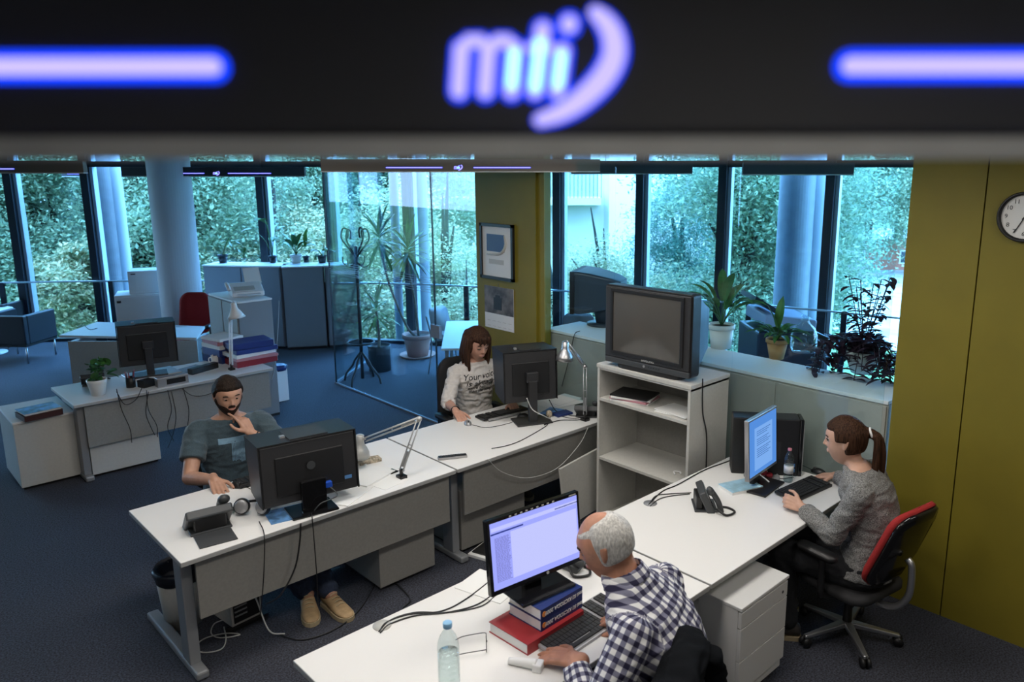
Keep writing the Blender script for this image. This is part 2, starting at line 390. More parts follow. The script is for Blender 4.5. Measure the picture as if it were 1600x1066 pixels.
treespec = [
 (205, 20, 0, 'green_yellow bushy tree seen just left of the white column'.replace('green_yellow', 'grey green')), (330, 19.5, 0, 'deep green tree close to the right edge of the white column'),
 (10, 25, 0, 'hazy blue green tree at the left end of the window front'), (425, 18.5, 1, 'pale yellowish tree behind the potted plants on the far cupboards'), (470, 23, 0, 'tall green tree seen between the two mullions left of the glass panel'),
 (560, 19.5, 1, 'light leafy tree behind the coat stand'), (600, 24, 0, 'rounded green tree behind the tall indoor palm'), (690, 17.8, 1, 'yellow green bushy tree directly left of the mustard pillar'),
 (725, 16.3, 1, 'low dense bush of light leaves below the balcony left of the pillar'), (880, 17.5, 1, 'airy yellow green tree below the balcony right of the pillar'), (950, 18.5, 1, 'autumn tinted tree behind the television'),
 (1015, 16.5, 1, 'low yellowish bush at the foot of the conifer'), (1150, 17, 0, 'big teal green tree behind the peace lily'), (1200, 19.5, 0, 'tall willowy green tree left of the grey outdoor column'),
 (1180, 14.5, 0, 'low fresh green shrub below the handrail behind the clay pot plant'), (1310, 58, 0, 'tall grey green tree over the car park beside the column'), (1360, 64, 0, 'dark round tree at the back of the car park'), (1410, 57, 0, 'green tree at the right edge of the last window'), (1450, 50, 0, 'green tree hidden partly by the yellow wall at right'),
 (280, 26, 0, 'dark tree half behind the white column'), (130, 30, 0, 'distant tree rising behind the maple at left'), (520, 30, 0, 'distant tree in the gap beside the pink house'), (1255, 50, 0, 'distant tree behind the grey outdoor column'), (-70, 22, 0, 'tree at the outermost left pane')]
bl = {0: (TB[0], 2.6), 1: None}
crowns = [put('crown', crown(10+s, 70000, blobset(20+s, 2.5, 6.0, 1.6), .052), 'foliage_green') for s in range(2)]+[put('crown', crown(30+s, 60000, blobset(40+s, 2.4, 4.8, .8), .05), 'foliage_yellow') for s in range(2)]
trk = [c for c in TB[0].children if c.name.startswith('trunk')][0]
SCL = {690: .80, 725: .95, 880: .72, 950: .68, 1015: .80, 560: 1.05, 470: 1.1, 425: .85, 600: 1.15, 1150: .95, 330: .95}
rnd = random.Random(5)
for i, (px, D, kind, l) in enumerate(treespec):
    p = polar(px, D); t = thing('tree', l, 'tree', (p.x, p.y, GZ), rnd.uniform(0, 6.3), 'trees beyond the window front')
    src = crowns[kind*2+i % 2]; c = src.copy(); C.objects.link(c); c.parent = t; c['kind'] = 'stuff'
    s = {16: .75, 16.3: .62, 16.5: .62, 14.5: .5, 58: 1.95, 64: 2.2, 57: 1.9, 50: 1.6}.get(D, 1.0)*SCL.get(px, 1)*rnd.uniform(.95, 1.05); c.scale = (s, s, s*rnd.uniform(.95, 1.1))
    k = trk.copy(); C.objects.link(k); k.parent = t; k.scale = (s, s, s)
for c in crowns: bpy.data.objects.remove(c)
# ================================================================ LIGHT FIXTURES
mat('fix_dark', (.06, .06, .068), .5); mat('fix_warm_lit', (.20, .17, .14), .5); mat('fix_alu', (.72, .72, .68), .5, metal=.15, noise_amt=.2, noise_scale=6)  # brown-grey housing tone paints the lit pendants of the same dark type
emit_mat('led_blue', (.005, .05, 1.0), 1.8); emit_mat('led_core', (.58, .50, 1.0), 1.15); emit_mat('led_cyan', (.35, .95, 1.0), 2.2)
A45 = -PI/4-math.radians(.3)           # the fixtures hang parallel to the window front
def capsule2(bm, pts, r, y0, y1):       # flat rounded stroke in the x-z plane, extruded along y
    P = [V((p[0], 0, p[1])) for p in pts]; n = len(P); L, Rr = [], []
    for i, p in enumerate(P):
        d = (P[min(i+1, n-1)]-P[max(i-1, 0)]).normalized(); q = V((-d.z, 0, d.x)); rr = r if not callable(r) else r(i/(n-1))
        L.append(p+q*rr); Rr.append(p-q*rr)
    d1 = (P[-1]-P[-2]).normalized(); d0 = (P[0]-P[1]).normalized(); out = list(L)
    r1 = r if not callable(r) else r(1); r0 = r if not callable(r) else r(0)
    for k in range(1, 8): a = PI*k/8; q = V((-d1.z, 0, d1.x)); out.append(P[-1]+q*r1*math.cos(a)+d1*r1*math.sin(a))
    out += Rr[::-1]
    for k in range(1, 8): a = PI*k/8; q = V((-d0.z, 0, d0.x)); out.append(P[0]+q*r0*math.cos(a)+d0*r0*math.sin(a))
    lo = [bm.verts.new(p+V((0, y0, 0))) for p in out]; hi = [bm.verts.new(p+V((0, y1, 0))) for p in out]; m_ = len(out)
    for i in range(m_): bm.faces.new((lo[i], lo[(i+1) % m_], hi[(i+1) % m_], hi[i]))
    bm.faces.new(lo); bm.faces.new(hi)
def logo(bm, y0, y1, r):
    """the three slanted letters; x to the right, z up"""
    k = .10; sl = lambda x, z: (x+z*k, z)
    for x in (-.0395, -.0256, -.0118): capsule2(bm, [sl(x, -.0125), sl(x, .0085)], r, y0, y1)
    capsule2(bm, [sl(-.0395, .008), sl(-.036, .0125), sl(-.030, .0125), sl(-.0256, .0085)], r*.8, y0, y1)
    capsule2(bm, [sl(-.0245, .009), sl(-.021, .0125), sl(-.016, .0125), sl(-.0118, .0085)], r*.8, y0, y1)
    capsule2(bm, [sl(.0005, -.0125), sl(.0018, .018)], r, y0, y1); capsule2(bm, [sl(-.004, .009), sl(.006, .009)], r*.6, y0, y1)
    capsule2(bm, [sl(.0122, -.0125), sl(.0128, .0075)], r, y0, y1); capsule2(bm, [sl(.0150, .0203), sl(.0151, .0208)], r*1.1, y0, y1)
def swoosh(bm, y0, y1, cr=1):
    P = [V(q) for q in ((.002, 0, -.0272), (.012, 0, -.0238), (.023, 0, -.0172), (.0345, 0, -.0065), (.0405, 0, .005), (.0395, 0, .0155), (.035, 0, .0225), (.0305, 0, .0262))]
    capsule2(bm, [(p.x, p.z) for p in crom(P, 4)], lambda t: (.0030+.0026*math.sin(PI*t))*cr, y0, y1)
def fixture(label, px, py, D, halfL, shade, led=True, rods=(-.3, .3), far=False, sc_=1):
    """px,py = middle of the lettering in the photo; the lamp hangs at forward distance D"""
    d = ray(px, py); fwd = V((math.sin(YAW), math.cos(YAW), 0)); p = d*(D/d.dot(fwd)); p.z += HC
    t = thing('pendant_light', label, 'light fixture', p, A45+math.radians(0), 'linear pendant lights under the ceiling')
    t.scale = (sc_,)*3
    bm = new(); box(bm, -halfL[0], halfL[1], 0, .07, -.0355, .085); o = put('housing', bm, shade, t, bevel=.004)
    bm = new(); box(bm, -halfL[0], halfL[1], -.004, .074, -.047, -.036); put('bottom_rail', bm, 'fix_alu', t)
    bm = new(); box(bm, -halfL[0]+.08, halfL[1]-.12, .075, .12, .045, .07); put('top_rail', bm, 'fix_alu' if shade == 'fix_warm_lit' else shade, t)
    if led:
        bm = new(); logo(bm, -.003, .002, .0036); put('lettering', bm, 'led_core', t)
        bm = new(); logo(bm, -.0015, .002, .0056); swoosh(bm, -.0015, .002, 1.35); put('lettering_glow', bm, 'led_blue', t)
        bm = new(); swoosh(bm, -.003, .002); put('swoosh', bm, 'led_core', t)
        bm = new(); capsule2(bm, [(-.0128, -.009), (-.0112, .006)], .0022, -.0045, .0); capsule2(bm, [(-.0005, -.010), (.0022, .011)], .0024, -.0045, .0); capsule2(bm, [(.0112, -.009), (.0132, .005)], .0021, -.0045, .0); put('lettering_core', bm, 'led_cyan', t)
        for a, b in ((-.74, -.169), (.163, .74)):
            if -halfL[0] > a: a = -halfL[0]+.1
            if halfL[1] < b: b = halfL[1]-.1
            if b-a < .05: continue
            e = new(); capsule2(e, [(a, 0), (b, 0)], .0078, -.002, .002); s = put('light_strip', e, 'led_blue', t)
            e = new(); capsule2(e, [(a, 0), (b, 0)], .0042, -.003, .002); put('strip_core', e, 'led_core', s)
    for x in rods:
        hz = (CEIL-p.z)/sc_; bm = new(); cyl(bm, (x, .035, .08), (x, .035, hz), .003, n=8); cyl(bm, (x, .035, hz-.02), (x, .035, hz), .035, .045, n=16); put('suspension_rod', bm, 'alu' if not far else 'mullion', t, True)
    return t
near = fixture('large dark pendant light across the top with glowing blue strips and white mti lettering', 838, 104, .42, (1.4, 1.4), 'fix_dark', rods=(-1.0, 1.0))
fixture('long brown grey pendant light with tiny mti lettering crossing before the mustard pillar', 716, 262, 6.6, (1.42, 1.46), 'fix_warm_lit', rods=(-1.05, 1.07), sc_=.82)
fixture('brown grey pendant light cut by the left edge of the picture', -90, 264, 6.6, (1.4, 1.46), 'fix_warm_lit', rods=(-1.0, .76), sc_=.82)
fixture('dark pendant light crossing in front of the white column', 338, 271, 10.6, (1.3, 1.2), 'fix_dark', rods=(-1.02, 1.2-.3), far=True)
fixture('dark pendant light left of the white column, farther away than its neighbour', 152, 272, 13.0, (.6, .6), 'fix_dark', rods=(-.3,), far=True)
fixture('thin dark pendant light right of the pillar above the television', 960, 266, 9.0, (.5, .9), 'fix_dark', led=False, rods=(-.1, .66), far=True)
fixture('thin dark pendant light hanging before the grey outdoor column at right', 1248, 267, 8.2, (.58, .58), 'fix_dark', led=False, rods=(-.29, .36), far=True)
# the lamps over the working area (above the frame): shallow ceiling trays with diffusers
def tray(l, x, y, e, w=1.2, h=.5, rz=0, col=(1, .945, .88)):
    t = thing('ceiling_light', l, 'light fixture', (x, y, CEIL-.05), rz, 'recessed ceiling lights')
    put('frame', bx(-w/2-.03, w/2+.03, -h/2-.03, h/2+.03, .005, .05), 'white', t)
    L = bpy.data.lights.new('tube_light', 'AREA'); L.shape = 'RECTANGLE'; L.size = w; L.size_y = h; L.energy = e; L.color = col
    lo = bpy.data.objects.new('tube_light', L); C.objects.link(lo); lo.parent = t; lo.location = (0, 0, -.002)
    put('diffuser', bx(-w/2, w/2, -h/2, h/2, .001, .006), 'white', t)
for l, x, y, e in (('recessed ceiling light over the left end of the foreground desk', 1.3, 2.0, 22), ('recessed ceiling light over the right end of the foreground desk', 3.2, 2.0, 22),
    ('recessed ceiling light over the desk of the bearded man', 1.6, 3.9, 22), ('recessed ceiling light over the desk of the woman in the printed top', 3.4, 3.9, 22),
    ('recessed ceiling light above the walkway at the left', -.6, 3.2, 12), ('recessed ceiling light between the bearded man and the far desk', 2.0, 5.7, 8),
    ('recessed ceiling light near the yellow wall in front', 3.6, .2, 17), ('unseen ceiling light added behind the viewer to brighten the near pendant', -.6, -.9, 22)): tray(l, x, y, e)  # the lamp behind the viewer is added to brighten the near pendant
# ================================================================ DESKS AND CABINETS
DZ = .74
def desk(label, x0, x1, y0, y1, panel='front', legs='LR', rz=0, loc=None, panel_h=.36, group=None, feet=True):
    """loc = lower left corner on the floor; panel along y0 ('front') """
    w, d = x1-x0, y1-y0; t = thing('desk', label, 'desk', (x0, y0, 0) if loc is None else loc, rz, group)
    put('desktop', bx(0, w, 0, d, DZ-.028, DZ-.003), 'desk_edge', t, bevel=.002)
    put('desktop_surface', bx(.001, w-.001, .001, d-.001, DZ-.006, DZ), 'desk_white', t, bevel=.0015)
    yp = .045 if panel == 'front' else d-.065
    if panel: put('modesty_panel', bx(.085, w-.03, yp, yp+.02, DZ-.028-panel_h, DZ-.03), 'panel_grey', t, bevel=.002)
    for c in legs:
        x = .06 if c == 'L' else w-.06
        if c == 'M': x = w/2
        lg = put('leg', bx(x-.03, x+.03, d/2-.32, d/2-.20, .05, DZ-.03), 'metal_grey', t, bevel=.006)
        put('leg', bx(x-.025, x+.025, d/2-.2, d/2+.2, DZ-.09, DZ-.03), 'metal_grey', t, bevel=.004)
        put('foot', bx(x-.035, x+.035, .02 if panel == 'front' else .02, d-.02, .004, .052), 'metal_grey', t, bevel=.012)
    return t
R1Y0, R1Y1 = 4.06, 4.95
desk('white topped desk with grey front panel where the bearded man sits', 1.18, 2.985, R1Y0, R1Y1, legs='L')
desk('white topped desk of the woman in the printed top, with grey front panel', 3.0, 4.62, R1Y0, R1Y1, legs='L')
R2Y0, R2Y1 = 1.965, 2.87
desk('white desk in the foreground where the grey haired man works', 1.23, 2.985, R2Y0, R2Y1, panel=None, legs='LR')
desk('white desk in front of the yellow wall where the woman in the blazer sits', 3.0, 4.67, R2Y0, R2Y1, panel='back', legs='L', panel_h=.3)
put('desk_grommet', (lambda b: (cyl(b, (0, 0, 0), (0, 0, .004), .042, n=28), b)[1])(new()), 'light_grey', None, True).location = W(597, 978, DZ)
tag(bpy.data.objects['desk_grommet'], 'round pale cable cover let into the near left part of the foreground desk', 'cable cover')
g = bpy.data.objects['desk_grommet'].copy(); C.objects.link(g); g.location = W(1016, 787, DZ); g.data = g.data.copy(); g.data.materials[0] = M('metal_grey')
tag(g, 'round grey cable cover in the desk beside the standing desk phone', 'cable cover')
# pedestals under / beside desks
def pedestal(label, loc, rz, w, d, h, drawers=3, mt='light_grey', top='white', face=True, group=None):
    t = thing('drawer_pedestal', label, 'drawer unit', loc, rz, group)
    put('body', bx(0, w, .02 if face else 0, d, .03, h-.02), mt, t, bevel=.003)
    put('top', bx(-.004, w+.004, -.004, d+.004, h-.02, h), top, t, bevel=.004)
    if face:
        hs = (h-.06)/ (drawers+.4); z = h-.03
        for k in range(drawers):
            hh = hs*(.6 if k == 0 else 1.2) if drawers == 3 else hs
            dr = put('drawer', bx(.004, w-.004, 0, .02, z-hh+.004, z-.002), mt, t, bevel=.002)
            if k == 0: bm = new(); cyl(bm, (w-.06, -.004, z-hh/2), (w-.06, .001, z-hh/2), .009, n=14); put('lock', bm, 'chrome', dr)
            z -= hh
    put('plinth', bx(.02, w-.02, .04, d-.02, 0, .03), 'black', t)
    return t
pedestal('pale grey three drawer pedestal beside the chair of the woman in the blazer', (3.12, 1.86, 0), 0, .47, .62, .60, mt='desk_white')
pedestal('closed grey pedestal below the desk of the bearded man behind the front panel', (2.42, 4.17, 0), 0, .44, .55, .52, face=False, mt='panel_grey', top='panel_grey')
pedestal('closed grey pedestal below the desk of the woman in printed top', (3.12, 4.20, 0), 0, .62, .5, .50, face=False, mt='panel_grey', top='panel_grey')
pedestal('free standing grey pedestal at far left with a book stack on it', (W(35, 768, 0).x, W(35, 768, 0).y-.01, 0), 0, .46, .66, .63, face=False, mt='light_grey', top='white')
# far-left desk row
a = W(115, 634, DZ); b = W(425, 574, DZ)
d3 = desk('white topped desk at left carrying the potted plant and hooded monitor', 0, b.x-a.x, 0, .80, legs='L', loc=(a.x, a.y, 0), rz=math.atan2(b.y-a.y, b.x-a.x)*.4, panel_h=.40)
pedestal('grey pedestal hidden under the left end of the far desk', (a.x+.10, a.y+.10, 0), 0, .58, .5, .50, face=False, mt='light_grey', top='light_grey')
# desk 4 behind it, angled
a4 = W(105, 530, DZ); b4 = W(307, 529, DZ)
bm = new(); prism(bm, [tuple(W(*p, DZ)[:2]) for p in ((92, 524), (307, 528), (320, 510), (152, 503))], DZ-.028, DZ)
d4 = thing('desk', 'white desk with angled left edge in front of the red chair', 'desk', (a4.x, a4.y, 0)); xf(bm, Tr(-a4.x, -a4.y, 0)); put('desktop', bm, 'desk_white', d4)
v = b4-a4; bm = new(); box(bm, 0, v.length, 0, .02, .12, DZ-.03, T=Rz(math.atan2(v.y, v.x))); put('modesty_panel', bm, 'light_grey', d4)
bm = new(); box(bm, .02, .08, .03, .45, 0, DZ-.03, T=Rz(math.atan2(v.y, v.x))); put('leg', bm, 'metal_grey', d4); bm = new(); box(bm, v.length-.1, v.length-.04, .03, .45, 0, DZ-.03, T=Rz(math.atan2(v.y, v.x))); put('leg', bm, 'metal_grey', d4)
# fax cabinet
FH = 1.36
c0 = W(371, 472, FH); c1 = W(433, 468, FH); c2 = W(303, 461, FH)
fc = thing('cupboard', 'tall grey cupboard with the fax machine on top', 'cupboard', (c0.x, c0.y, 0))
w = c1.x-c0.x; dd = c2.y-c0.y
put('body', bx(0, w, 0, dd, .03, FH-.02), 'cab_front', fc, bevel=.003); put('top', bx(-.005, w+.005, -.005, dd+.005, FH-.02, FH), 'white', fc, bevel=.003)
for k in range(2):
    dr = put('door', bx(-.018, -.001, .01+k*dd/2, (k+1)*dd/2-.01, .06, FH-.03), 'panel_grey', fc, bevel=.002)
    bm = new(); cyl(bm, (-.02, dd/2+(-.05 if k == 0 else .05), .95), (-.035, dd/2+(-.05 if k == 0 else .05), .95), .012, n=12); put('handle', bm, 'black', dr)
put('plinth', bx(0, w, .01, dd, 0, .03), 'black', fc)
# far cupboards parallel to the facade
def cupboard_dir(label, p, q, h, dpt, split, loc_back=True):
    d = q-p; L = d.length; a = math.atan2(d.y, d.x); t = thing('cupboard', label, 'cupboard', (p.x, p.y, 0), a)
    put('body', bx(0, L, 0, dpt, .04, h-.022), 'cab_front', t); put('top', bx(-.01, L+.01, -.012, dpt, h-.022, h), 'white', t, bevel=.003); put('plinth', bx(.01, L-.01, .02, dpt, 0, .04), 'black', t)
    for k in range(split): put('door', bx(L*k/split+.01, L*(k+1)/split-.01, -.016, -.001, .05, h-.035), 'cab_front', t, bevel=.004)
    return t
BH = 1.30
fp = [W(317, 414, BH), W(437, 416, BH), W(440, 417, BH), W(504, 415, BH), W(507, 415, BH), W(560, 413, BH)]
cupboard_dir('low grey tambour cupboard right beside the white column with small potted plants', fp[0], fp[1], BH, .42, 2)
cupboard_dir('grey cupboard in the middle of the far row, under the peace lily', fp[2], fp[3], BH, .42, 1)
cupboard_dir('grey cupboard at the right end of the far row seen through the glass panel', fp[4], fp[5], BH, .42, 1)
# white boxes (small cabinets) left of the column
p = W(178, 463, 1.0); t = thing('cabinet', 'white square cabinet left of the column carrying a smaller white box', 'cabinet', (p.x, p.y, 0), -.35)
put('body', bx(0, .62, 0, .5, 0, 1.0), 'desk_white', t, bevel=.004); dr = put('door', bx(.02, .60, -.015, 0, .08, .98), 'desk_white', t, bevel=.003); put('handle', bx(.03, .08, -.03, -.015, .9, .93), 'black', dr)
t2 = thing('printer', 'white boxy printer standing on the square white cabinet by the column', 'printer', (p.x+.20, p.y-.0, 1.0), -.35)
put('body', bx(0, .42, 0, .38, 0, .33), 'desk_white', t2, bevel=.01); put('side_panel', bx(.424, .428, .03, .35, .03, .28), 'cab_front', t2); put('label_plate', bx(.04, .10, -.003, 0, .28, .295), 'black', t2)
# cupboard behind the glass at right, plants on it
LH = 1.31
pL = W(874, 509, LH); pR = W(1383, 600, LH); lx = GX+.08+.05
t = thing('cupboard', 'long low grey cupboard with white top behind the glass, carrying plants and a monitor', 'cupboard', (lx, 1.89, 0))
Ly = pL.y-1.89; put('body', bx(.01, .44, 0, Ly, .04, LH-.025), 'cab_back' if 'cab_back' in MATS else mat('cab_back', (.40, .37, .32), .6), t); put('top', bx(0, .46, -.01+.01, Ly+.01, LH-.025, LH), 'white', t, bevel=.003)
put('plinth', bx(.02, .42, .02, Ly-.02, 0, .04), 'black', t)
for k in range(4): put('panel', bx(.0, .01, Ly*k/4+.01, Ly*(k+1)/4-.01, .06, LH-.04), 'cab_back', t, bevel=.003)
# TV shelf unit
SH = 1.32
sx0, sx1 = 4.19, 4.66; sy0, sy1 = 2.98, 3.85
t = thing('shelf_unit', 'open grey shelf unit that carries the big television', 'shelf', (sx0, sy0, 0)); w = sy1-sy0; d = sx1-sx0
put('side_panel', bx(0, d, 0, .022, 0, SH-.03), 'light_grey', t, bevel=.002); put('side_panel', bx(0, d, w-.022, w, 0, SH-.03), 'light_grey', t, bevel=.002)
put('back_panel', bx(d-.012, d-.002, .022, w-.022, .05, SH-.03), 'panel_grey', t)
put('top', bx(-.005, d+.002, -.006, w+.006, SH-.03, SH), 'light_grey', t, bevel=.003)
put('top', bx(.004, d, 0, w, SH-.045, SH-.031), 'light_grey', t)
for z in (1.04, .56, .06): put('shelf', bx(.004, d-.012, .022, w-.022, z-.012, z+.012), 'light_grey', t, bevel=.002)
SHX, SHY = sx0, sy0
# loose panel leaning between desk and shelf unit
bm = new(); box(bm, 0, .50, -.01, .01, 0, .50, T=Tr(3.93, 3.935, 0.02) @ Rz(.04) @ Rx(-.05) @ Ry(-.09)); tag(put('board', bm, 'light_grey', bevel=.002), 'loose pale grey board leaning between the desk end and the shelf unit', 'board')
# ================================================================ EQUIPMENT
def monitor_hood(name, label, loc, rz, w, h, screen_tilt=-.05, lift=.12, base='bar', hood=.30, stickers=False, port=False):
    """seen from behind; screen looks along +y, back along -y (local)"""
    t = thing(name, label, 'monitor', loc, rz)
    T = Tr(0, 0, lift+h/2) @ Rx(screen_tilt)
    put('casing', xf(bx(-w/2, w/2, -.03, .03, -h/2, h/2), T), 'dark_plastic', t, bevel=.006)
    put('rear_bulge', xf(bx(-w*.36, w*.36, -.040, -.028, -h*.36, h*.30), T), 'black', t, bevel=.012)
    put('screen', xf(bx(-w/2+.02, w/2-.02, .030, .032, -h/2+.02, h/2-.02), T), 'black_gloss', t)
    bm = new(); e = .012
    for s in (-1, 1):
        x0, x1 = (s*(w/2+.002), s*(w/2+.010)); pts = [(-.035, -h/2), (-.035, h/2+.004), (hood, h/2+.004), (hood*.8, -h/2+.04), (.035, -h/2)]
        a = [bm.verts.new(T @ V((x0, y, z))) for y, z in pts]; b = [bm.verts.new(T @ V((x1, y, z))) for y, z in pts]
        for i in range(5): bm.faces.new((a[i], a[(i+1) % 5], b[(i+1) % 5], b[i]))
        bm.faces.new(a); bm.faces.new(b)
    box(bm, -w/2-.010, w/2+.010, -.037, hood, h/2+.004, h/2+.012, T=T)
    hd = put('hood', bm, 'black', t)
    put('hood_flap', xf(bx(-w*.18, w*.22, -.02, hood*.75, h/2+.0125, h/2+.019), T), 'dark_plastic', hd)
    put('flap_latch', xf(bx(-w*.24, -w*.19, .06, .09, h/2+.0125, h/2+.024), T), 'silver', hd)
    if base == 'bar':
        put('stand_neck', xf(bx(-.035, .035, -.10, -.055, -.02-lift-h/2, -.02), Tr(0, 0, lift+h/2)), 'dark_plastic', t, bevel=.004)
        put('pivot', bx(-.05, .05, -.09, -.05, lift+h*.42, lift+h*.62), 'dark_plastic', t, bevel=.006)
        put('stand_base', bx(-.15, .15, -.15, .06, 0, .014), 'dark_plastic', t, bevel=.004)
    else:
        put('stand_neck', bx(-.075, .075, -.085, -.05, .012, lift+h*.36), 'black_gloss', t, bevel=.006)
        put('stand_base', bx(-.15, .13, -.13, .07, 0, .014), 'black_gloss', t, bevel=.005)
    if stickers:
        put('sticker', xf(bx(w*.27, w*.34, -.0545+.022, -.0520+.021, -h*.27, -h*.20), T), 'light_grey', t)
        put('sticker', xf(bx(w*.36, w*.44, -.0325, -.031, -h*.31, -h*.25), T), mat('sticker_blue', (.10, .25, .5), .4), t)
        bm = new(); cyl(bm, V((0, -.0535, .03)), V((0, -.052, .03)), .026, n=24); put('round_emblem', xf(bm, T), 'phone_grey', t)
    if port:
        put('plug', xf(bx(.07, .11, -.085, -.05, -h*.34, -h*.24), T), 'blue_plug', t, bevel=.004)
        bm = new(); tube(bm, [(.09, -.08, lift+h*.2), (.12, -.13, lift+.02), (.02, -.13, .07), (-.02, -.12, .03)], .004); put('cable', bm, 'phone_grey', t, True)
    return t
pA = W(500, 797, DZ)
monitor_hood('monitor', 'large black hooded monitor seen from behind on the bearded man desk', (pA.x-.02, pA.y+.07, DZ), math.radians(-9), .57, .37, lift=.075, base='plate', stickers=True, port=True, hood=.27)
pB = W(835, 664, DZ)
monitor_hood('monitor', 'black hooded monitor seen from behind before the woman in the printed top', (pB.x+.06, pB.y+.12, DZ), math.radians(-24), .44, .41, lift=.17, hood=.30)
pF = W(242, 590, DZ)
monitor_hood('monitor', 'black hooded monitor on the far left desk beside the potted plant', (pF.x, pF.y+.12, DZ+.02), math.radians(-14), .50, .40, lift=.10, hood=.24, screen_tilt=0)
def screen_monitor(label, loc, rz, w, h, frame_m, scr, lift, tilt=0, base=True, bez=.018, foot_m='black_gloss'):
    """screen looks along -y (local)"""
    t = thing('monitor', label, 'monitor', loc, rz); T = Tr(0, 0, lift+h/2) @ Rx(tilt)
    put('frame', xf(bx(-w/2, w/2, 0, .03, -h/2, h/2), T), frame_m, t, bevel=.004)
    put('rear_shell', xf(bx(-w*.4, w*.4, .03, .05, -h*.4, h*.4), T), 'black', t, bevel=.01)
    s = put('screen', xf(bx(-w/2+bez, w/2-bez, -.0015, .001, -h/2+bez*1.5, h/2-bez), T), scr, t)
    put('stand_neck', bx(-.05, .05, .03, .06, .01, lift+h*.5), 'black', t, bevel=.006)
    if base: put('stand_base', bx(-.15, .15, -.10, .13, 0, .014), foot_m, t, bevel=.006)
    return t, T
emit_mat('scr_lav', (.36, .40, 1.0), 1.0); emit_mat('scr_lav2', (.55, .58, 1.0), 1.0); emit_mat('scr_band', (.05, .07, .35), .8); emit_mat('scr_text', (.16, .16, .5), 1)
emit_mat('scr_blue', (.10, .30, .80), .9); emit_mat('scr_blue2', (.22, .46, .95), .9); emit_mat('scr_ink', (.06, .18, .5), .9)
# grey haired man's monitor standing on a stack of books
pC = W(849, 920, DZ+.155)
BKC = (pC.x, pC.y); rzC = math.radians(-7)
scrx, T = screen_monitor('black wide monitor with lavender document screen on a stack of books', (pC.x-.02, pC.y+.02, DZ+.158), math.radians(-6), .52, .345, 'black_gloss', 'scr_lav', .055, tilt=-.10, bez=.016)
tt = scrx; w, h = .52, .345
def scr_rect(x0, x1, z0, z1, m_, o, y=-.003): put('window_area', xf(bx(x0, x1, y, y+.0008, z0, z1), T), m_, o)
scr_rect(-.24, .24, .118, .135, 'scr_lav2', tt); scr_rect(-.243, -.07, .103, .110, 'scr_band', tt); scr_rect(.11, .243, .122, .128, 'scr_band', tt)
scr_rect(-.14, .235, -.12, .095, 'scr_lav2', tt)
bm = new(); rnd = random.Random(3)
for k in range(60):
    z = .085-.0034*k; x = -.225
    while x < -.155: q = rnd.uniform(.004, .014); box(bm, x, x+q, -.0034, -.003, z, z+.0016); x += q+.003
put('text_column', xf(bm, T), 'scr_text', tt)
bm = new()
for k in range(9): box(bm, -.14+.03*k, -.128+.03*k, -.0005, 0, h/2-.013, h/2-.006)
box(bm, .20, .24, -.0005, 0, h/2-.012, h/2-.007); put('bezel_marks', xf(bm, T), 'light_grey', tt)
bm = new(); cyl(bm, V((.05, -.0008, -h/2+.012)), V((.05, 0, -h/2+.012)), .008, n=18); put('round_emblem', xf(bm, T), 'light_grey', tt)
# books below it
def book(label, loc, rz, w, d, h, cover, page='paper', group=None):
    t = thing('book', label, 'book', loc, rz, group)
    put('pages', bx(-w/2+.004, w/2-.003, -d/2+.004, d/2-.004, .003, h-.003), page, t)
    bm = new(); box(bm, -w/2, w/2, -d/2, d/2, 0, .003); box(bm, -w/2, w/2, -d/2, d/2, h-.003, h); box(bm, -w/2, w/2, -d/2, -d/2+.0035, .003, h-.003)
    put('cover', bm, cover, t); return t
rzB = math.radians(2)
bk = [book('red bound thick book at the bottom of the stack under the lavender monitor', (pC.x-.06, pC.y-.02, DZ), rzB, .36, .25, .052, 'red_book')]
for k, l in enumerate(('navy yearbook, lower one of the pair with white spine lettering', 'navy yearbook with white spine lettering, directly under the monitor foot')):
    b = book(l, (pC.x-.0, pC.y-.015, DZ+.052+.053*k), rzB, .27, .21, .052, 'blue_book'); bk.append(b)
    tb = textbm('mti KI KICSODA 2009', .026, shear=.2, bold=.0006); s_ = put('spine_lettering', xf(tb, Tr(.012, -.1062, .026) @ Rx(PI/2) @ Rz(PI)), 'white', b)
    bm = new(); cyl(bm, (-.115, -.1065, .026), (-.115, -.105, .026), .013, n=20); put('spine_disc', bm, 'orange', b)
# keyboards
def keyboard(label, loc, rz, w=.45, d=.17, body='black', keym='keys_dark', rest=None, tilt=.06):
    t = thing('keyboard', label, 'keyboard', loc, rz); T = Rx(tilt) @ Tr(0, 0, .004)
    put('body', xf(bx(-w/2, w/2, -d/2, d/2, 0, .018), T), body, t, bevel=.004)
    bm = new(); n = int(w/.0195)-1; rows = 6
    for r in range(rows):
        for k in range(n):
            if r == 0 and 4 < k < 11: continue
            if k == int(n*.7) or k == int(n*.86): continue
            x = -w/2+.012+k*(w-.024)/n; y = -d/2+.014+r*(d-.026)/rows
            box(bm, x+.001, x+(w-.024)/n-.0015, y+.001, y+(d-.026)/rows-.0015, .018, .0255)
    box(bm, -w/2+.012+4.7*(w-.024)/n, -w/2+.012+11*(w-.024)/n, -d/2+.015, -d/2+.015+.019, .018, .0255)
    put('keys', xf(bm, T), keym, t)['kind'] = 'stuff'
    if rest: put('palm_rest', xf(bx(-w/2, w/2, -d/2-.05, -d/2, 0, .012), T), rest, t, bevel=.004)
    return t
p = W(900, 984, DZ); kC = keyboard('silver and black keyboard under the hands of the grey haired man', (p.x+.03, p.y-.01, DZ), math.radians(2), .50, .21, 'silver')
p = W(1260, 768, DZ); keyboard('black keyboard in front of the woman in the grey blazer', (p.x, p.y+.02, DZ), math.radians(-6), .40, .165)
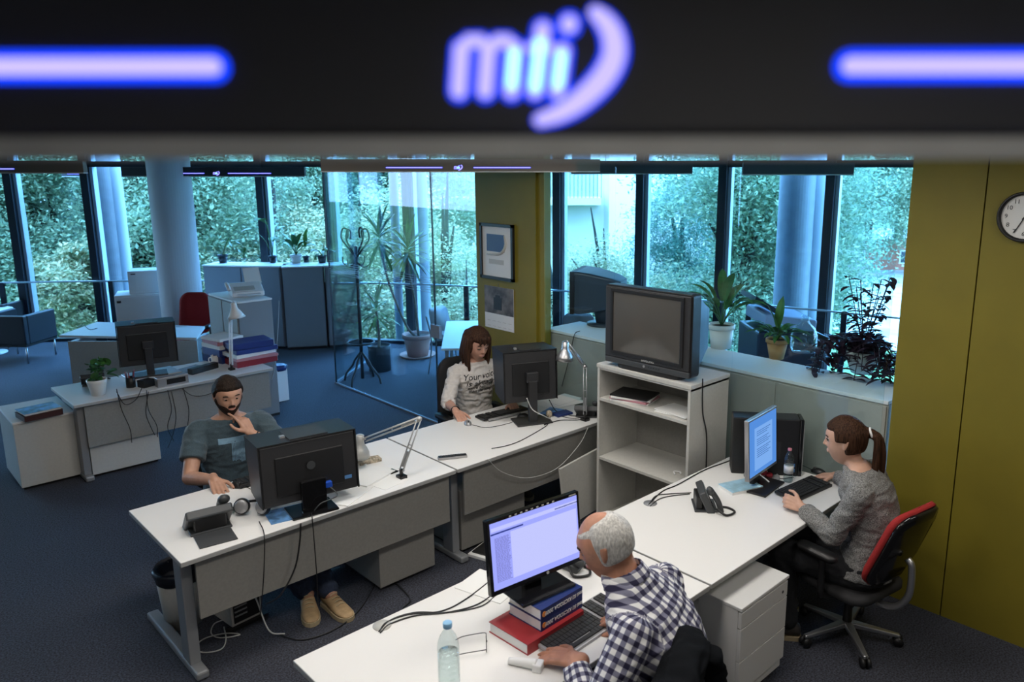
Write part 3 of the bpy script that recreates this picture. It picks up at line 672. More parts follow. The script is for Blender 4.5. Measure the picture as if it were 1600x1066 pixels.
p = W(786, 648, DZ); keyboard('black keyboard with silver strip in front of the woman in the printed top', (p.x, p.y, DZ), PI+math.radians(-8), .46, .15)
bx_ = [o for o in C.objects if o.name.startswith('keyboard')][-1]; put('strip', bx(-.2, .2, .085, .10, .01, .024), 'silver', bx_)
p = W(425, 746, DZ); keyboard('black keyboard half hidden behind the bearded man monitor', (p.x-.01, p.y+.01, DZ), PI+math.radians(-4), .44, .15)
def mouse(label, loc, rz, m_='black'):
    t = thing('computer_mouse', label, 'mouse', loc, rz); bm = new(); sphere(bm, (0, 0, .0), 1, .031, .055, .034, 18)
    for v in bm.verts: v.co.z = max(v.co.z, .001)
    put('body', bm, m_, t, True); bm = new(); cyl(bm, (-.004, .028, .029), (.004, .028, .029), .009, n=14); put('wheel', bm, 'phone_grey', t, True); return t
mA = W(370, 758, DZ+.01); mouse('black mouse under the right hand of the bearded man', (mA.x, mA.y, DZ), PI+.2)
mB = W(731, 661, DZ+.01); mouse('silver mouse under the right hand of the woman in the printed top', (mB.x, mB.y, DZ), PI-.5, 'silver')
mD = W(1279, 737, DZ+.01); mouse('black mouse under the right hand of the woman in the blazer', (mD.x, mD.y, DZ), .1)
def cable(label, pts, r=.0032, m_='black', name='cable', cat='cable', group=None):
    bm = new(); o0 = V(pts[0]); tube(bm, [V(p)-o0 for p in pts], r, 6, 8); o = put(name, bm, m_, None, True); o.location = o0; return tag(o, label, cat, group)
def deskpts(l, z=DZ+.004): return [W(x, y, z) for x, y in l]
cable('thin black mouse cord on the desk of the bearded man', deskpts([(383, 760), (400, 768), (412, 768)]), .0022)
cable('grey mouse cord curving over the desk of the woman in the printed top', deskpts([(738, 664), (762, 668), (800, 660), (826, 648)]), .0022)
cable('loose black cable lying across the desk toward the centre', deskpts([(768, 701), (790, 697), (815, 688), (850, 668), (858, 660)]), .0032)
cable('mouse cord running to the tower of the woman in the blazer', deskpts([(1270, 735), (1255, 728), (1243, 727), (1225, 735)]), .0022)
cable('keyboard cord beside the small water bottle', deskpts([(1222, 770), (1212, 758), (1205, 745), (1218, 748), (1240, 746)]), .0022)
cable('black cable bundle from the grommet to the lavender monitor, upper strand', deskpts([(592, 987), (605, 972), (640, 960), (690, 955), (730, 935), (778, 898)]), .0035)
cable('black cable from the desk grommet to the lavender monitor, lower strand', deskpts([(594, 989), (610, 975), (650, 962), (700, 957), (745, 945), (780, 922)]), .0035)
cable('black cable from the desk grommet, the strand nearest the water bottle', deskpts([(592, 987), (612, 968), (650, 957), (700, 957), (750, 948), (776, 930)]), .0028)
cable('black cable from the standing phone to the grey grommet, upper strand', deskpts([(1013, 789), (1025, 775), (1045, 772), (1080, 770)]), .003)
cable('black cable from the standing phone to the grey grommet, lower strand', deskpts([(1016, 791), (1030, 780), (1050, 775), (1078, 772)]), .003)
cable('black cable from the grey grommet toward the silver framed monitor', deskpts([(1014, 788), (1035, 768), (1060, 757), (1100, 735), (1135, 722), (1160, 712)]), .004)
# desk phones
def phone(label, loc, rz, tilt=.5, big=1.0):
    t = thing('desk_phone', label, 'telephone', loc, rz); T = Tr(0, .0, .035) @ Rx(tilt)
    put('base', bx(-.09, .09, -.06, .08, 0, .012), 'phone_grey', t, bevel=.004)
    put('support', bx(-.07, .07, .03, .07, .01, .09), 'black', t, bevel=.006)
    put('body', xf(bx(-.10, .10, -.10, .10, -.02, .025), T), 'phone_grey', t, bevel=.008)
    bm = new(); sphere(bm, (-.072, .085, .05), .028, 1, 1.1, .8, 14); sphere(bm, (-.072, -.085, .05), .028, 1, 1.1, .8, 14); tube(bm, [(-.072, -.09, .055), (-.072, 0, .068), (-.072, .09, .055)], .018, 10)
    put('handset', xf(bm, T), 'phone_grey', t, True)
    put('display', xf(bx(-.02, .085, .04, .085, .025, .028), T), mat('lcd', (.18, .24, .25), .2), t)
    bm = new()
    for i in range(3):
        for j in range(4): box(bm, -.02+.028*i, .0+.028*i, -.07+.024*j, -.055+.024*j, .025, .029)
    put('keypad', xf(bm, T), 'black', t)['kind'] = 'stuff'
    bm = new(); tube(bm, [(-.10, -.05, .03), (-.14, -.10, .01), (-.09, -.16, .008), (-.03, -.13, .008), (-.02, -.07, .01)], .007, 6, 8); put('coiled_cord', bm, 'black', t, True)
    return t
p = W(327, 830, DZ); ph = phone('black desk phone seen from behind at the near corner of the bearded man desk', (p.x+.02, p.y+.07, DZ), PI-.15, .75); ph.scale = (1.25, 1.25, 1.2)
put('rear_stand', bx(-.08, .08, .08, .22, 0, .006), 'phone_grey', ph, bevel=.002)
p = W(1100, 793, DZ); phone('dark desk phone standing upright on its own, middle of the right hand desk', (p.x+.02, p.y, DZ), .75, 1.15)
p = W(915, 890, DZ); phone('black desk phone half hidden behind the head of the grey haired man', (p.x, p.y+.12, DZ), .3, .35)
p = W(146, 600, DZ); phone('black desk phone behind the white plant pot on the far desk', (p.x, p.y, DZ), 2.9, .7)
p = W(928, 640, DZ); phone('dark desk phone partly hidden by the shelf unit', (4.50, p.y-.06, DZ), 2.2, .5)
# headphones
p = W(398, 806, DZ); t = thing('headphones', 'silver and black headphones lying behind the desk phone of the bearded man', 'headphones', (p.x, p.y+.02, DZ), -.85); t.scale = (1.15,)*3
for s in (-1, 1):
    Tt = Tr(s*.058, 0, .046) @ Rz(-s*.25) @ Rx(-.25)
    bm = new(); lathe(bm, [(0, -.014), (.036, -.014), (.042, -.006), (.040, .012), (.030, .020), (0, .020)], n=26); o = put('ear_cup', xf(bm, Tt @ Rx(PI/2)), 'black', t, True)
    bm = new(); lathe(bm, [(.036, .0125), (.034, .020), (.028, .023), (.010, .025), (0, .025)], n=26); put('grille', xf(bm, Tt @ Rx(PI/2)), 'silver', o, True)
bm = new(); tube(bm, [(-.058, .015, .05), (-.075, .06, .04), (-.06, .12, .02), (0, .15, .014), (.06, .12, .02), (.075, .06, .04), (.058, .015, .05)], .007, 8); put('headband', bm, 'black', t, True)
# articulated lamps
def arm_lamp(label, base, e1, e2, head, hdir, m_='lamp_grey', shade_r=.075, shade_l=.15, sep=.012):
    b = V(base); t = thing('desk_lamp', label, 'lamp', b); L = lambda p: V(p)-b
    bm = new(); box(bm, -.025, .025, -.03, .03, -.07, -.045); box(bm, -.025, .025, -.03, .03, .0, .02); box(bm, -.025, .025, -.032, -.02, -.07, .02); cyl(bm, (0, 0, .0), (0, 0, .06), .012, n=10); put('clamp', bm, 'black', t)
    def pair(p, q, nm):
        p, q = L(p), L(q); d = (q-p).normalized(); s = d.cross(V((.71, .70, 0))).normalized()*sep; w_ = d.cross(s).normalized()*.010
        for k in (-1, 1):
            bm = new()
            for j in (-1, 1): tube(bm, [p+s*k+w_*j, q+s*k+w_*j], .0042, 6, 1)
            put(nm, bm, m_, t, True)
        bm = new(); c = (p+q)*.5; cyl(bm, c-s*1.4, c+s*1.4, .004, n=8); bm2 = bm; tube(bm, [p+d*.03, p+d*.14], .008, 8, 1); put('spring', bm2, 'silver', t)
    pair(b+V((0, 0, .05)), e1, 'lower_arm'); pair(e1, e2, 'upper_arm')
    bm = new(); sphere(bm, L(e1), .02, n=12); j = put('joint', bm, m_, t, True)
    h = L(head); d, u, v = frame(hdir); q = L(e2)
    bm = new(); tube(bm, [q, (q+h)/2+d*-.02, h], .006, 6); put('bracket', bm, m_, t, True)
    bm = new(); prof = [(.020, -.05), (.028, -.045), (.030, 0), (.034, .02), (.052, .045), (.068, .075), (shade_r, .11), (shade_r-.003, .11), (.062, .075), (.045, .045), (.02, .02), (.018, .0)]
    loft(bm, [ring(h+d*z, u, v, r, r, 28) for r, z in prof], caps=True); sh = put('lamp_shade', bm, m_, t, True)
    bm = new(); sphere(bm, h+d*.06, .026, n=14); put('bulb', bm, 'white', sh, True)
    return t
b = W(630, 748, DZ)+V((0, .02, 0)); b.z = DZ
def atd(px, py, ref, off=0):                      # point on the pixel ray at the same forward distance as ref
    d = ray(px, py); d0 = V(ref)-V((0, 0, HC)); k = (d0.dot(FW)+off)/d.dot(FW); return V((0, 0, HC))+d*k
arm_lamp('grey folding arm lamp clamped to the front edge, its head behind the bearded man monitor', b, atd(655, 655, b, -.02), atd(571, 687, b, .10), atd(562, 690, b, .12), (-.05, .1, -1))
b = W(914, 657, DZ); arm_lamp('silver desk lamp clamped beside the shelf unit with its cone shade pointing down', b, atd(914, 573, b), atd(884, 534, b, -.06), atd(883, 543, b, -.06), (-.05, 0, -1), 'alu')
b = W(362, 578, DZ); b.z = DZ; arm_lamp('white slender desk lamp on the far desk with folders around it', b, atd(360, 500, b), atd(366, 470, b, .02), atd(366, 480, b, -.02), (.1, -.05, -1), 'white', shade_r=.09)
# papers, remote, wallet, keys
def sheet(label, px, py, rz, w=.21, d=.297, z=DZ, h=.003, m_='paper', name='paper', cat='paper'):
    p = W(px, py, z+h); bm = new(); prism(bm, rrect(w, d, .002, 1), 0, h); o = put(name, bm, m_); o.location = (p.x, p.y, z); o.rotation_euler.z = rz; return tag(o, label, cat)
sheet('white sheet sticking out under the foot of the bearded man monitor', 540, 772, .5, .30, .22, h=.006)
sheet('white paper stack beside the black hooded monitor near the arm lamp', 572, 742, .35, .30, .26, h=.014)
sheet('blue printed magazine page lying between headphones and monitor foot', 458, 800, -.2, .30, .2, h=.004, m_=mat('mag_blue', (.12, .28, .55), .3, noise_amt=.6, noise_scale=12))
sheet('white sheet near the corner of the paper stack by the clamp', 604, 752, .2, .21, .2, h=.002)
def wallet(px, py, l, m_, rz, w=.13, d=.08, h=.02, nm='packet', cat='packet'):
    p = W(px, py, DZ); o = put(nm, bx(-w/2, w/2, -d/2, d/2, 0, h), m_, None, bevel=.005); o.location = (p.x, p.y, DZ); o.rotation_euler.z = rz; return tag(o, l, cat)
wallet(577, 722, 'beige crumpled packet beside the lamp head', mat('beige', (.45, .38, .28), .7, noise_amt=.5, noise_scale=60, bump=1), -.2, .16, .08, .025)
wallet(606, 740, 'small dark mobile phone lying near the lamp clamp', 'black_gloss', .1, .13, .07, .009, 'mobile_phone', 'mobile phone')
p = W(628, 737, DZ); bm = new()
for k in range(3): tube(bm, [(0, 0, .008), (.03-.02*k, .02, .012), (.05-.035*k, .04-.01*k, .006)], .005, 6)
tube(bm, [(.018*math.cos(a*PI/5), .018*math.sin(a*PI/5), .006) for a in range(11)], .002, 6); o = put('key_bunch', bm, 'chrome', None, True); o.location = p; tag(o, 'bunch of keys next to the arm lamp clamp', 'keys')
p = W(707, 716, DZ); t = thing('remote_control', 'grey and black remote control alone on the white desk', 'remote control', (p.x, p.y, DZ), math.radians(-28))
put('body', bx(-.105, .105, -.024, .024, 0, .018), 'silver', t, bevel=.006); put('face', bx(-.10, .10, -.020, .020, .018, .020), 'black', t); bm = new()
for i in range(9):
    for j in range(3): box(bm, -.085+.018*i, -.075+.018*i, -.014+.011*j, -.007+.011*j, .020, .023)
put('buttons', bm, 'phone_grey', t)['kind'] = 'stuff'
# things around the woman's monitor
p = W(880, 628, DZ); 
for k, (x, y, a) in enumerate(((872, 630, .1), (884, 628, -.15), (878, 624, .05))): sheet(('printed white sheets behind the silver desk lamp, lowest layer', 'printed sheet sliding off to the right behind the silver desk lamp', 'top sheet of the papers behind the silver desk lamp')[k], x, y, a, .30, .21, z=DZ+.004*k, h=.003)
sheet('glossy pale blue leaflet right of the woman monitor stand', 862, 643, .3, .2, .14, h=.004, m_='mag_blue')
wallet(878, 648, 'dark blue flat notebook behind the monitor stand', 'blue_book', -.15, .16, .10, .02, 'notebook', 'notebook')
p = W(858, 652, DZ); bm = new(); sphere(bm, (0, 0, .03), .028, 1, 1, 1.1, 12); o = put('cable_knot', bm, 'beige', None, True); o.location = p; tag(o, 'small knotted beige cord ball at the monitor foot', 'cord')
cable('white cable drooping from the woman monitor to the desk', [atd(823, 622, pB, -.1), atd(832, 640, pB, -.1), atd(850, 650, pB, -.1), W(860, 655, DZ+.01)], .004, 'cable_white')
cable('black cable from the woman monitor to the lamp foot', [atd(858, 625, pB, 0), W(870, 643, DZ+.004), W(895, 650, DZ+.004), W(925, 648, DZ+.004)], .004)
cable('black cable behind the monitor running along the desk edge', deskpts([(850, 664), (875, 657), (905, 656), (928, 648)]), .004)
cable('grey cord behind the monitor foot of the woman', deskpts([(845, 652), (870, 650), (900, 654), (926, 645)]), .003, 'phone_grey')
mouse('black spare mouse lying behind the monitor stand', tuple(W(818, 652, DZ)), .8)
# cables hanging down the panels
def hang(label, pts, r=.003, m_='black'): return cable(label, pts, r, m_)
yp = R1Y0-.006
def onY(px, py, Y): d = ray(px, py); k = Y/d.y; return V((d.x*k, Y, HC+d.z*k))
hang('black phone cord hanging straight down the front panel below the headphones', [W(405, 815, DZ+.005), onY(413, 838, yp), onY(412, 900, yp), onY(407, 960, yp)])
hang('thick black cable curving down the front panel under the monitor', [onY(470, 818, yp), onY(468, 850, yp), onY(460, 890, yp), onY(438, 930, yp), onY(415, 945, yp+.05)], .005)
hang('thin black cord hanging from the monitor foot to the shoes', [W(486, 800, DZ+.01), onY(488, 812, yp), onY(492, 860, yp), onY(495, 900, yp), onY(497, 948, yp)])
hang('white cable looping across the front panel of the woman desk', [onY(762, 718, yp), onY(785, 738, yp), onY(825, 747, yp), onY(870, 732, yp), onY(905, 695, yp), onY(919, 668, yp)], .003, 'cable_white')
hang('black cord hanging from the television down the side of the shelf unit', [(SHX+.12, SHY-.012, SH+.03), (SHX+.14, SHY-.010, 1.1), (SHX+.20, SHY-.010, .9), (SHX+.21, SHY-.010, .5)], .005)
# things on the right desk
p = V((4.235, 2.43, 0)); scrD, T = screen_monitor('silver framed squarish monitor with pale blue document, before the woman in the blazer', (p.x, p.y, DZ), math.radians(6), .42, .40, 'alu', 'scr_blue', .10, tilt=-.06, bez=.014, foot_m='black')
put('page', xf(bx(-.13, .13, -.003, -.002, -.15, .13), T), 'scr_blue2', scrD)
bm = new()
for k in range(14):
    if k in (3, 8): continue
    box(bm, -.10, .10-.05*((k*7) % 3)*.5, -.0035, -.003, .10-.013*k, .104-.013*k)
put('text_lines', xf(bm, T), 'scr_ink', scrD)
p = W(1228, 712, DZ); t = thing('computer_tower', 'black desktop computer tower standing behind the silver framed monitor', 'computer', (GX-.09, p.y-.05, DZ), math.radians(96+90))
# tower built by its measured outline
t.location = (4.355, 2.72, DZ); t.rotation_euler.z = math.radians(-52); t.scale = (1, .8, 1)
put('case', bx(-.02, .42, -.09, .09, 0, .40), 'black', t, bevel=.008); fr = put('front_panel', bx(.42, .445, -.09, .09, .0, .40), 'black_gloss', t, bevel=.006)
put('silver_strip', bx(.443, .449, -.085, -.070, .02, .36), 'silver', fr); put('badge', bx(.37, .40, -.0915, -.09, .03, .055), 'sticker_blue', t); put('badge', bx(.37, .40, -.0915, -.09, .065, .09), 'sticker_blue', t)
put('vent', bx(.12, .30, -.0915, -.09, .12, .24), 'dark_plastic', t)
p = W(1157, 763, DZ); b = thing('book', 'pale blue and white booklet beside the monitor foot', 'book', (p.x, p.y, DZ), -.35)
put('pages', bx(-.12, .12, -.075, .075, 0, .02), 'paper', b); put('cover', bx(-.122, .122, -.077, .077, .02, .022), mat('pale_blue', (.35, .58, .72), .4, noise_amt=.2, noise_scale=15), b); put('cover_mark', bx(.06, .095, -.05, -.025, .022, .0225), 'sticker_blue', b)
p = W(1186, 745, DZ); t = thing('desk_tray', 'round grey tray with small red and white stationery at the monitor foot', 'tray', (p.x, p.y-.02, DZ)); bm = new(); lathe(bm, [(.0, 0), (.11, 0), (.12, .008), (.118, .014), (.108, .006), (0, .006)], n=30); put('dish', bm, 'metal_grey', t, True)
for k, (dx, dy, m_, l) in enumerate(((0, 0, 'red_file', 'red tape roll in the tray below the silver framed monitor'), (.045, .02, 'white', 'white tape roll at the back of the round tray'), (.03, -.035, 'red_file', 'small red clip in front in the round tray'))):
    bm = new(); lathe(bm, [(.014, 0), (.026, 0), (.026, .022), (.014, .022)], n=20); loft; o = put('tape_roll', bm, m_, None, True); o.location = (p.x+dx, p.y-.02+dy, DZ+.022); o.rotation_euler = (1.1 if k < 2 else 0, 0, .5*k); tag(o, l, 'tape roll')
    o.location.z = DZ+.04 if k < 2 else DZ+.007
bm = new(); tube(bm, [(-.08, 0, 0), (.06, 0, 0)], .005, 8, 1); o = put('pen', bm, 'white', None, True); o.location = (p.x-.03, p.y-.05, DZ+.02); o.rotation_euler.z = 1.0; tag(o, 'white pen leaning over the round tray', 'pen')
def bottle(label, loc, h, r, capm, water=.7, labelm=None):
    t = thing('water_bottle', label, 'bottle', loc); prof = [(0, 0), (r*.8, 0), (r, .012)]
    n = 9
    for k in range(n): z = .012+(h*.66-.012)*k/n; prof += [(r, z+.004), (r*.955, z+h*.035), (r, z+h*.066)]
    prof += [(r, h*.68), (r*.93, h*.75), (r*.72, h*.83), (r*.38, h*.90), (r*.30, h*.93), (r*.30, h*.955)]
    bm = new(); loft(bm, [ring(V((0, 0, z)), V((1, 0, 0)), V((0, 1, 0)), max(q, .001), max(q, .001), 28) for q, z in prof]); put('bottle_body', bm, 'pet', t, True)
    bm = new(); wp = [(0, .003), (r*.78, .003), (r*.93, .014), (r*.93, h*water), (0, h*water)]; lathe(bm, wp, n=28); put('water', bm, 'water', t, True)
    bm = new(); lathe(bm, [(0, h*.935), (r*.40, h*.935), (r*.42, h*.945), (r*.42, h*.995), (r*.38, h), (0, h)], n=20); put('cap', bm, capm, t, True)
    if labelm: bm = new(); lathe(bm, [(r*1.01, h*.28), (r*1.01, h*.5)], n=28); put('paper_label', bm, labelm, t, True)
    return t
glass_mat('pet', (.90, .95, .95), .22, .08); glass_mat('water', (.93, .97, .97), .10, .02)
p = W(703, 1092, DZ); bottle('clear ribbed water bottle with pale blue cap in the foreground', (p.x, p.y, DZ), .335, .043, mat('cap_blue', (.25, .5, .75), .4), .62)
p = W(1231, 753, DZ); bottle('small water bottle with pink cap and white label beside the monitor', (p.x, p.y, DZ), .235, .031, mat('cap_pink', (.75, .25, .3), .4), .5, 'paper')
# foreground items
p = W(760, 1010, DZ); t = thing('eyeglasses', 'thin wire reading glasses lying folded open behind the water bottle', 'glasses', (p.x, p.y, DZ), .9)
bm = new()
for s in (-1, 1):
    tube(bm, [(s*.034+.024*math.cos(a*PI/8), 0, .018+.017*math.sin(a*PI/8)) for a in range(17)], .0018, 6, 2)
    tube(bm, [(s*.060, 0, .024), (s*.063, .02, .024), (s*.062, .10, .014), (s*.058, .135, .002)], .0019, 6)
tube(bm, [(-.010, 0, .022), (0, -.003, .026), (.010, 0, .022)], .0019, 6); put('wire_frame', bm, 'black', t, True)
for s in (-1, 1):
    bm = new(); cyl(bm, (s*.034, -.0004, .018), (s*.034, .0004, .018), .0175, n=20); xf(bm, Tr(s*.034, 0, .018) @ Matrix.Diagonal((1.3, 1, .93, 1)) @ Tr(-s*.034, 0, -.018)); put('lens', bm, 'glass_clear', t)
p = W(818, 1042, DZ); t = thing('stapler', 'small white stapler shaped holder lying right of the glasses', 'stapler', (p.x, p.y, DZ), math.radians(-62)); bm = new()
tube(bm, [(-.065, 0, .014), (0, 0, .020), (.06, 0, .022)], lambda q: .014+.009*q, 12); put('body', bm, 'white', t, True); put('end_block', bx(.045, .085, -.026, .026, 0, .035), 'white', t, bevel=.005)
sheet('small white paper slip lying against the book stack', 822, 985, .3, .10, .07, z=DZ, h=.001); o = C.objects[-1]; 
sheet('loose white sheets left of the book stack under the cables', 765, 915, .25, .21, .28, h=.004)
wallet(893, 957, 'purple capped marker pen between books and keyboard', mat('purple', (.2, .08, .4), .5), 1.2, .12, .016, .016, 'marker_pen', 'pen')
p = W(1092, 965, .66); 
# contents of the shelf unit
def sheet3(label, loc, rz, w, d, h, m_, nm='paper', cat='paper'): o = put(nm, bx(-w/2, w/2, -d/2, d/2, 0, h), m_, None); o.location = loc; o.rotation_euler.z = rz; return tag(o, label, cat)
for k, (l, m_, a) in enumerate((('bottom magazine of the pile on the upper shelf', 'paper', .3), ('middle magazine of the pile on the upper shelf, reddish edge', 'pink_file', .2), ('white journal in the magazine pile on the upper shelf', 'paper', .38), ('dark covered magazine on top of the shelf pile', 'black', .25))): sheet3(l, (SHX+.15, SHY+.62, 1.053+.013*k), a, .23, .31, .012, m_, 'magazine', 'magazine')
for k, (l, a) in enumerate((('lower sheet of white papers on the right of the upper shelf', .15), ('upper sheet of white papers on the right of the upper shelf', -.1))): sheet3(l, (SHX+.15, SHY+.20, 1.053+.006*k), a, .21, .30, .005, 'paper')
bm = new(); tube(bm, [(0, 0, .008), (.03, .03, .01), (.06, .0, .008), (.03, -.03, .012)], .006, 6); o = put('crumpled_tape', bm, 'white', None, True); o.location = (SHX+.12, SHY+.20, .574); tag(o, 'small crumpled white strip on the middle shelf', 'paper scrap')
# television
tv = thing('television', 'big old black tube television on top of the shelf unit', 'television', (SHX+.03, SHY+.42, SH), -PI/2+math.radians(2)); tv.scale = (1.05,)*3
# local: screen faces -y ; x to the picture right
w, h = .74, .56; T = Tr(0, .0, .03)
bm = new(); R0 = []
for (y, ww, hh, zc) in ((0, w/2, h/2, 0), (.09, w/2, h/2, 0), (.13, w/2-.03, h/2-.03, 0), (.40, .22, .17, -.03), (.46, .20, .15, -.03)):
    R0.append([V((x, y, h/2+.03+z+zc)) for x, z in [(a*ww/(w/2), b*hh/(h/2)) for a, b in rrect(w, h, .02, 3)]])
loft(bm, R0); put('casing', bm, 'black', tv, bevel=.003)
put('front_frame', bx(-w/2+.012, w/2-.012, -.012, .0, .075, h+.018), 'dark_plastic', tv, bevel=.005)
bm = new(); sw, sh_ = .29, .215; n = 14; G = [[bm.verts.new((-sw+2*sw*i/n, -.014-.018*(1-(2*i/n-1)**2)*(1-(2*j/n-1)**2), h/2+.055-sh_+2*sh_*j/n)) for j in range(n+1)] for i in range(n+1)]
for i in range(n):
    for j in range(n): bm.faces.new((G[i][j], G[i+1][j], G[i+1][j+1], G[i][j+1]))
put('picture_tube', bm, mat('tube_glass', (.085, .08, .072), .12, spec=.8), tv, True)
bm = new()
for x0, x1, z0, z1 in ((-sw-.02, -sw+.004, h/2+.055-sh_-.02, h/2+.055+sh_+.02), (sw-.004, sw+.02, h/2+.055-sh_-.02, h/2+.055+sh_+.02), (-sw, sw, h/2+.055-sh_-.02, h/2+.055-sh_+.004), (-sw, sw, h/2+.055+sh_-.004, h/2+.055+sh_+.02)): box(bm, x0, x1, -.022, -.012, z0, z1)
put('screen_surround', bm, 'black', tv, bevel=.003)
put('silver_trim', bx(-w/2+.01, w/2-.01, -.012, .02, .03, .072), 'phone_grey', tv, bevel=.006)
put('lettering', xf(textbm('SAMSUNG', .024, bold=.0008), Tr(.02, -.0128, .092) @ Rx(PI/2)), 'light_grey', tv)
bm = new(); [cyl(bm, (.03+.022*k, -.014, .052), (.03+.022*k, -.010, .052), .005, n=10) for k in range(5)]; put('buttons', bm, 'black', tv)['kind'] = 'stuff'
bm = new(); cyl(bm, (-.01, -.015, .052), (-.01, -.010, .052), .009, n=12); put('power_button', bm, 'silver', tv)
bm = new(); loft(bm, [[V((x*.9, .10+y*.9, z)) for x, y in rrect(.62, .24, .08, 4)] for z in (0, .032)]); put('swivel_foot', bm, 'black', tv)
# monitor on the cupboard behind the glass
p = W(915, 512, LH); t = thing('crt_monitor', 'black bulky tube monitor behind the glass, turned away, beside the television', 'monitor', (p.x+.22, p.y-.02, LH), .5); t.scale = (1.1,)*3
bm = new(); R0 = [[V((x, y, .30+z)) for x, z in rrect(ww*2, hh*2, .02, 3)] for y, ww, hh in ((-.18, .13, .10), (-.10, .17, .13), (.08, .21, .17), (.16, .22, .18), (.20, .22, .18))]
loft(bm, R0); put('casing', bm, mat('crt_blue', (.035, .05, .07), .4), t, bevel=.004); put('screen_hood', bx(-.22, .22, .20, .24, .12, .48), 'black', t); bm = new(); cyl(bm, (0, 0, 0), (0, 0, .02), .14, n=28); cyl(bm, (0, 0, .02), (0, 0, .16), .06, .09, n=20); put('swivel_foot', bm, 'crt_blue', t, True)
cable('black cable from the tube monitor down the cupboard front', [(lx+.1, p.y-.1, LH+.01), (lx-.02, p.y-.15, LH), (lx-.03, p.y-.1, 1.1), (lx-.03, p.y, .8)], .004)
# far desk items
D3 = lambda px, py: (lambda q: (q.x, q.y, DZ))(W(px, py, DZ))
t = thing('computer', 'flat grey computer box lying under the hooded monitor on the far desk', 'computer', (pF.x, pF.y+.10, DZ), .02); put('case', bx(-.22, .25, -.12, .2, 0, .018), 'silver', t, bevel=.004)
t = thing('router', 'small grey box with cables in front of the far hooded monitor', 'router', D3(262, 602), 0); put('case', bx(-.10, .18, -.05, .04, 0, .09), 'silver', t, bevel=.004); put('port_plate', bx(-.02, .15, -.052, -.05, .02, .07), 'black', t)
t = thing('adapter', 'black power adapter block beside the pen cup', 'adapter', D3(229, 604), .3); put('case', bx(-.06, .06, -.05, .05, 0, .07), 'black', t, bevel=.006)
t = thing('pen_cup', 'black pen cup full of pens on the far desk', 'pen cup', D3(205, 605)); bm = new(); lathe(bm, [(0, 0), (.04, 0), (.042, .10), (.038, .10), (.036, .01), (0, .01)], n=20); put('cup', bm, 'black', t, True)
rnd = random.Random(2)
for k in range(7):
    bm = new(); a = rnd.uniform(0, 6.3); tube(bm, [(.015*math.cos(a), .015*math.sin(a), .012), (.04*math.cos(a), .04*math.sin(a), .15+rnd.uniform(-.01, .02))], .0045, 6, 1)
    o = put('pen', bm, ('red_file', 'blue_file', 'black', 'red_file', 'silver', 'blue_book', 'red_book')[k], None, True); o.location = t.location; tag(o, ('bright red', 'bright blue', 'black', 'second bright red', 'silver', 'dark navy', 'dark crimson')[k]+' pen standing in the black pen cup', 'pen', 'pens in the black cup')
def folder(label, px, py, z, rz, w, d, h, m_): 
    p = W(px, py, DZ); t = thing('folder', label, 'folder', (p.x, p.y, z), rz, 'folders stacked on the far desk'); put('cover', bx(-w/2, w/2, -d/2, d/2, 0, h), m_, t, bevel=.003); put('papers', bx(-w/2+.006, w/2+.002, -d/2+.004, d/2-.006, .003, h-.003), 'paper', t); return t
zz = DZ
for k, (l, m_, hh, a, dx) in enumerate((('crimson folder at the bottom right of the far desk stack', 'red_file', .04, .05, 0), ('pink edged folder second from the bottom in the far desk stack', 'pink_file', .02, -.03, 2), ('white paper filled folder in the middle of the far stack', 'paper', .025, .1, -2), ('blue folder below the topmost one in the far stack', 'blue_file', .03, .0, 2), ('royal blue folder on top of the right stack', 'blue_file', .04, -.08, -3))):
    hh *= 1.55; folder(l, 393+dx, 566, zz, a, .44, .30, hh, m_); zz += hh+.001
zz = DZ
for k, (l, m_, hh, a) in enumerate((('dark blue folder at the bottom of the left stack by the lamp', 'blue_book', .05, .25), ('blue ring folder second in the left stack by the lamp', 'blue_file', .05, .15), ('white document bundle in the left stack by the lamp', 'paper', .03, .2), ('rose coloured folder near the top of the left stack', 'pink_file', .025, .1), ('thin white folder topping the left stack', 'paper', .02, .22))):
    hh *= 1.5; folder(l, 350, 562, zz, a, .28, .34, hh, m_); zz += hh+.001
p = W(318, 580, DZ); t = thing('binder', 'open black lever arch binder lying flat on the far desk', 'binder', p, .35); put('spine', xf(bx(-.16, .16, -.035, .035, 0, .06), Rx(0)), 'black', t, bevel=.004); put('cover', bx(-.16, .14, .035, .28, .0, .006), 'cab_front', t)
p = W(337, 566, DZ); t = thing('mug', 'white mug with looped handle next to the folders on the far desk', 'mug', (p.x-.02, p.y-.05, DZ)); bm = new(); lathe(bm, [(0, 0), (.038, 0), (.042, .09), (.038, .09), (.034, .008), (0, .008)], n=24); put('cup', bm, 'white', t, True); bm = new(); tube(bm, [(-.04, 0, .075), (-.065, 0, .065), (-.065, 0, .03), (-.04, 0, .02)], .006, 8); put('handle', bm, 'white', t, True)
p = W(322, 556, DZ); t = thing('mug', 'dark mug behind the white one on the far desk', 'mug', (p.x, p.y, DZ)); bm = new(); lathe(bm, [(0, 0), (.038, 0), (.042, .09), (.038, .09), (.034, .008), (0, .008)], n=24); put('cup', bm, 'black', t, True)
p = W(62, 650, .63); 
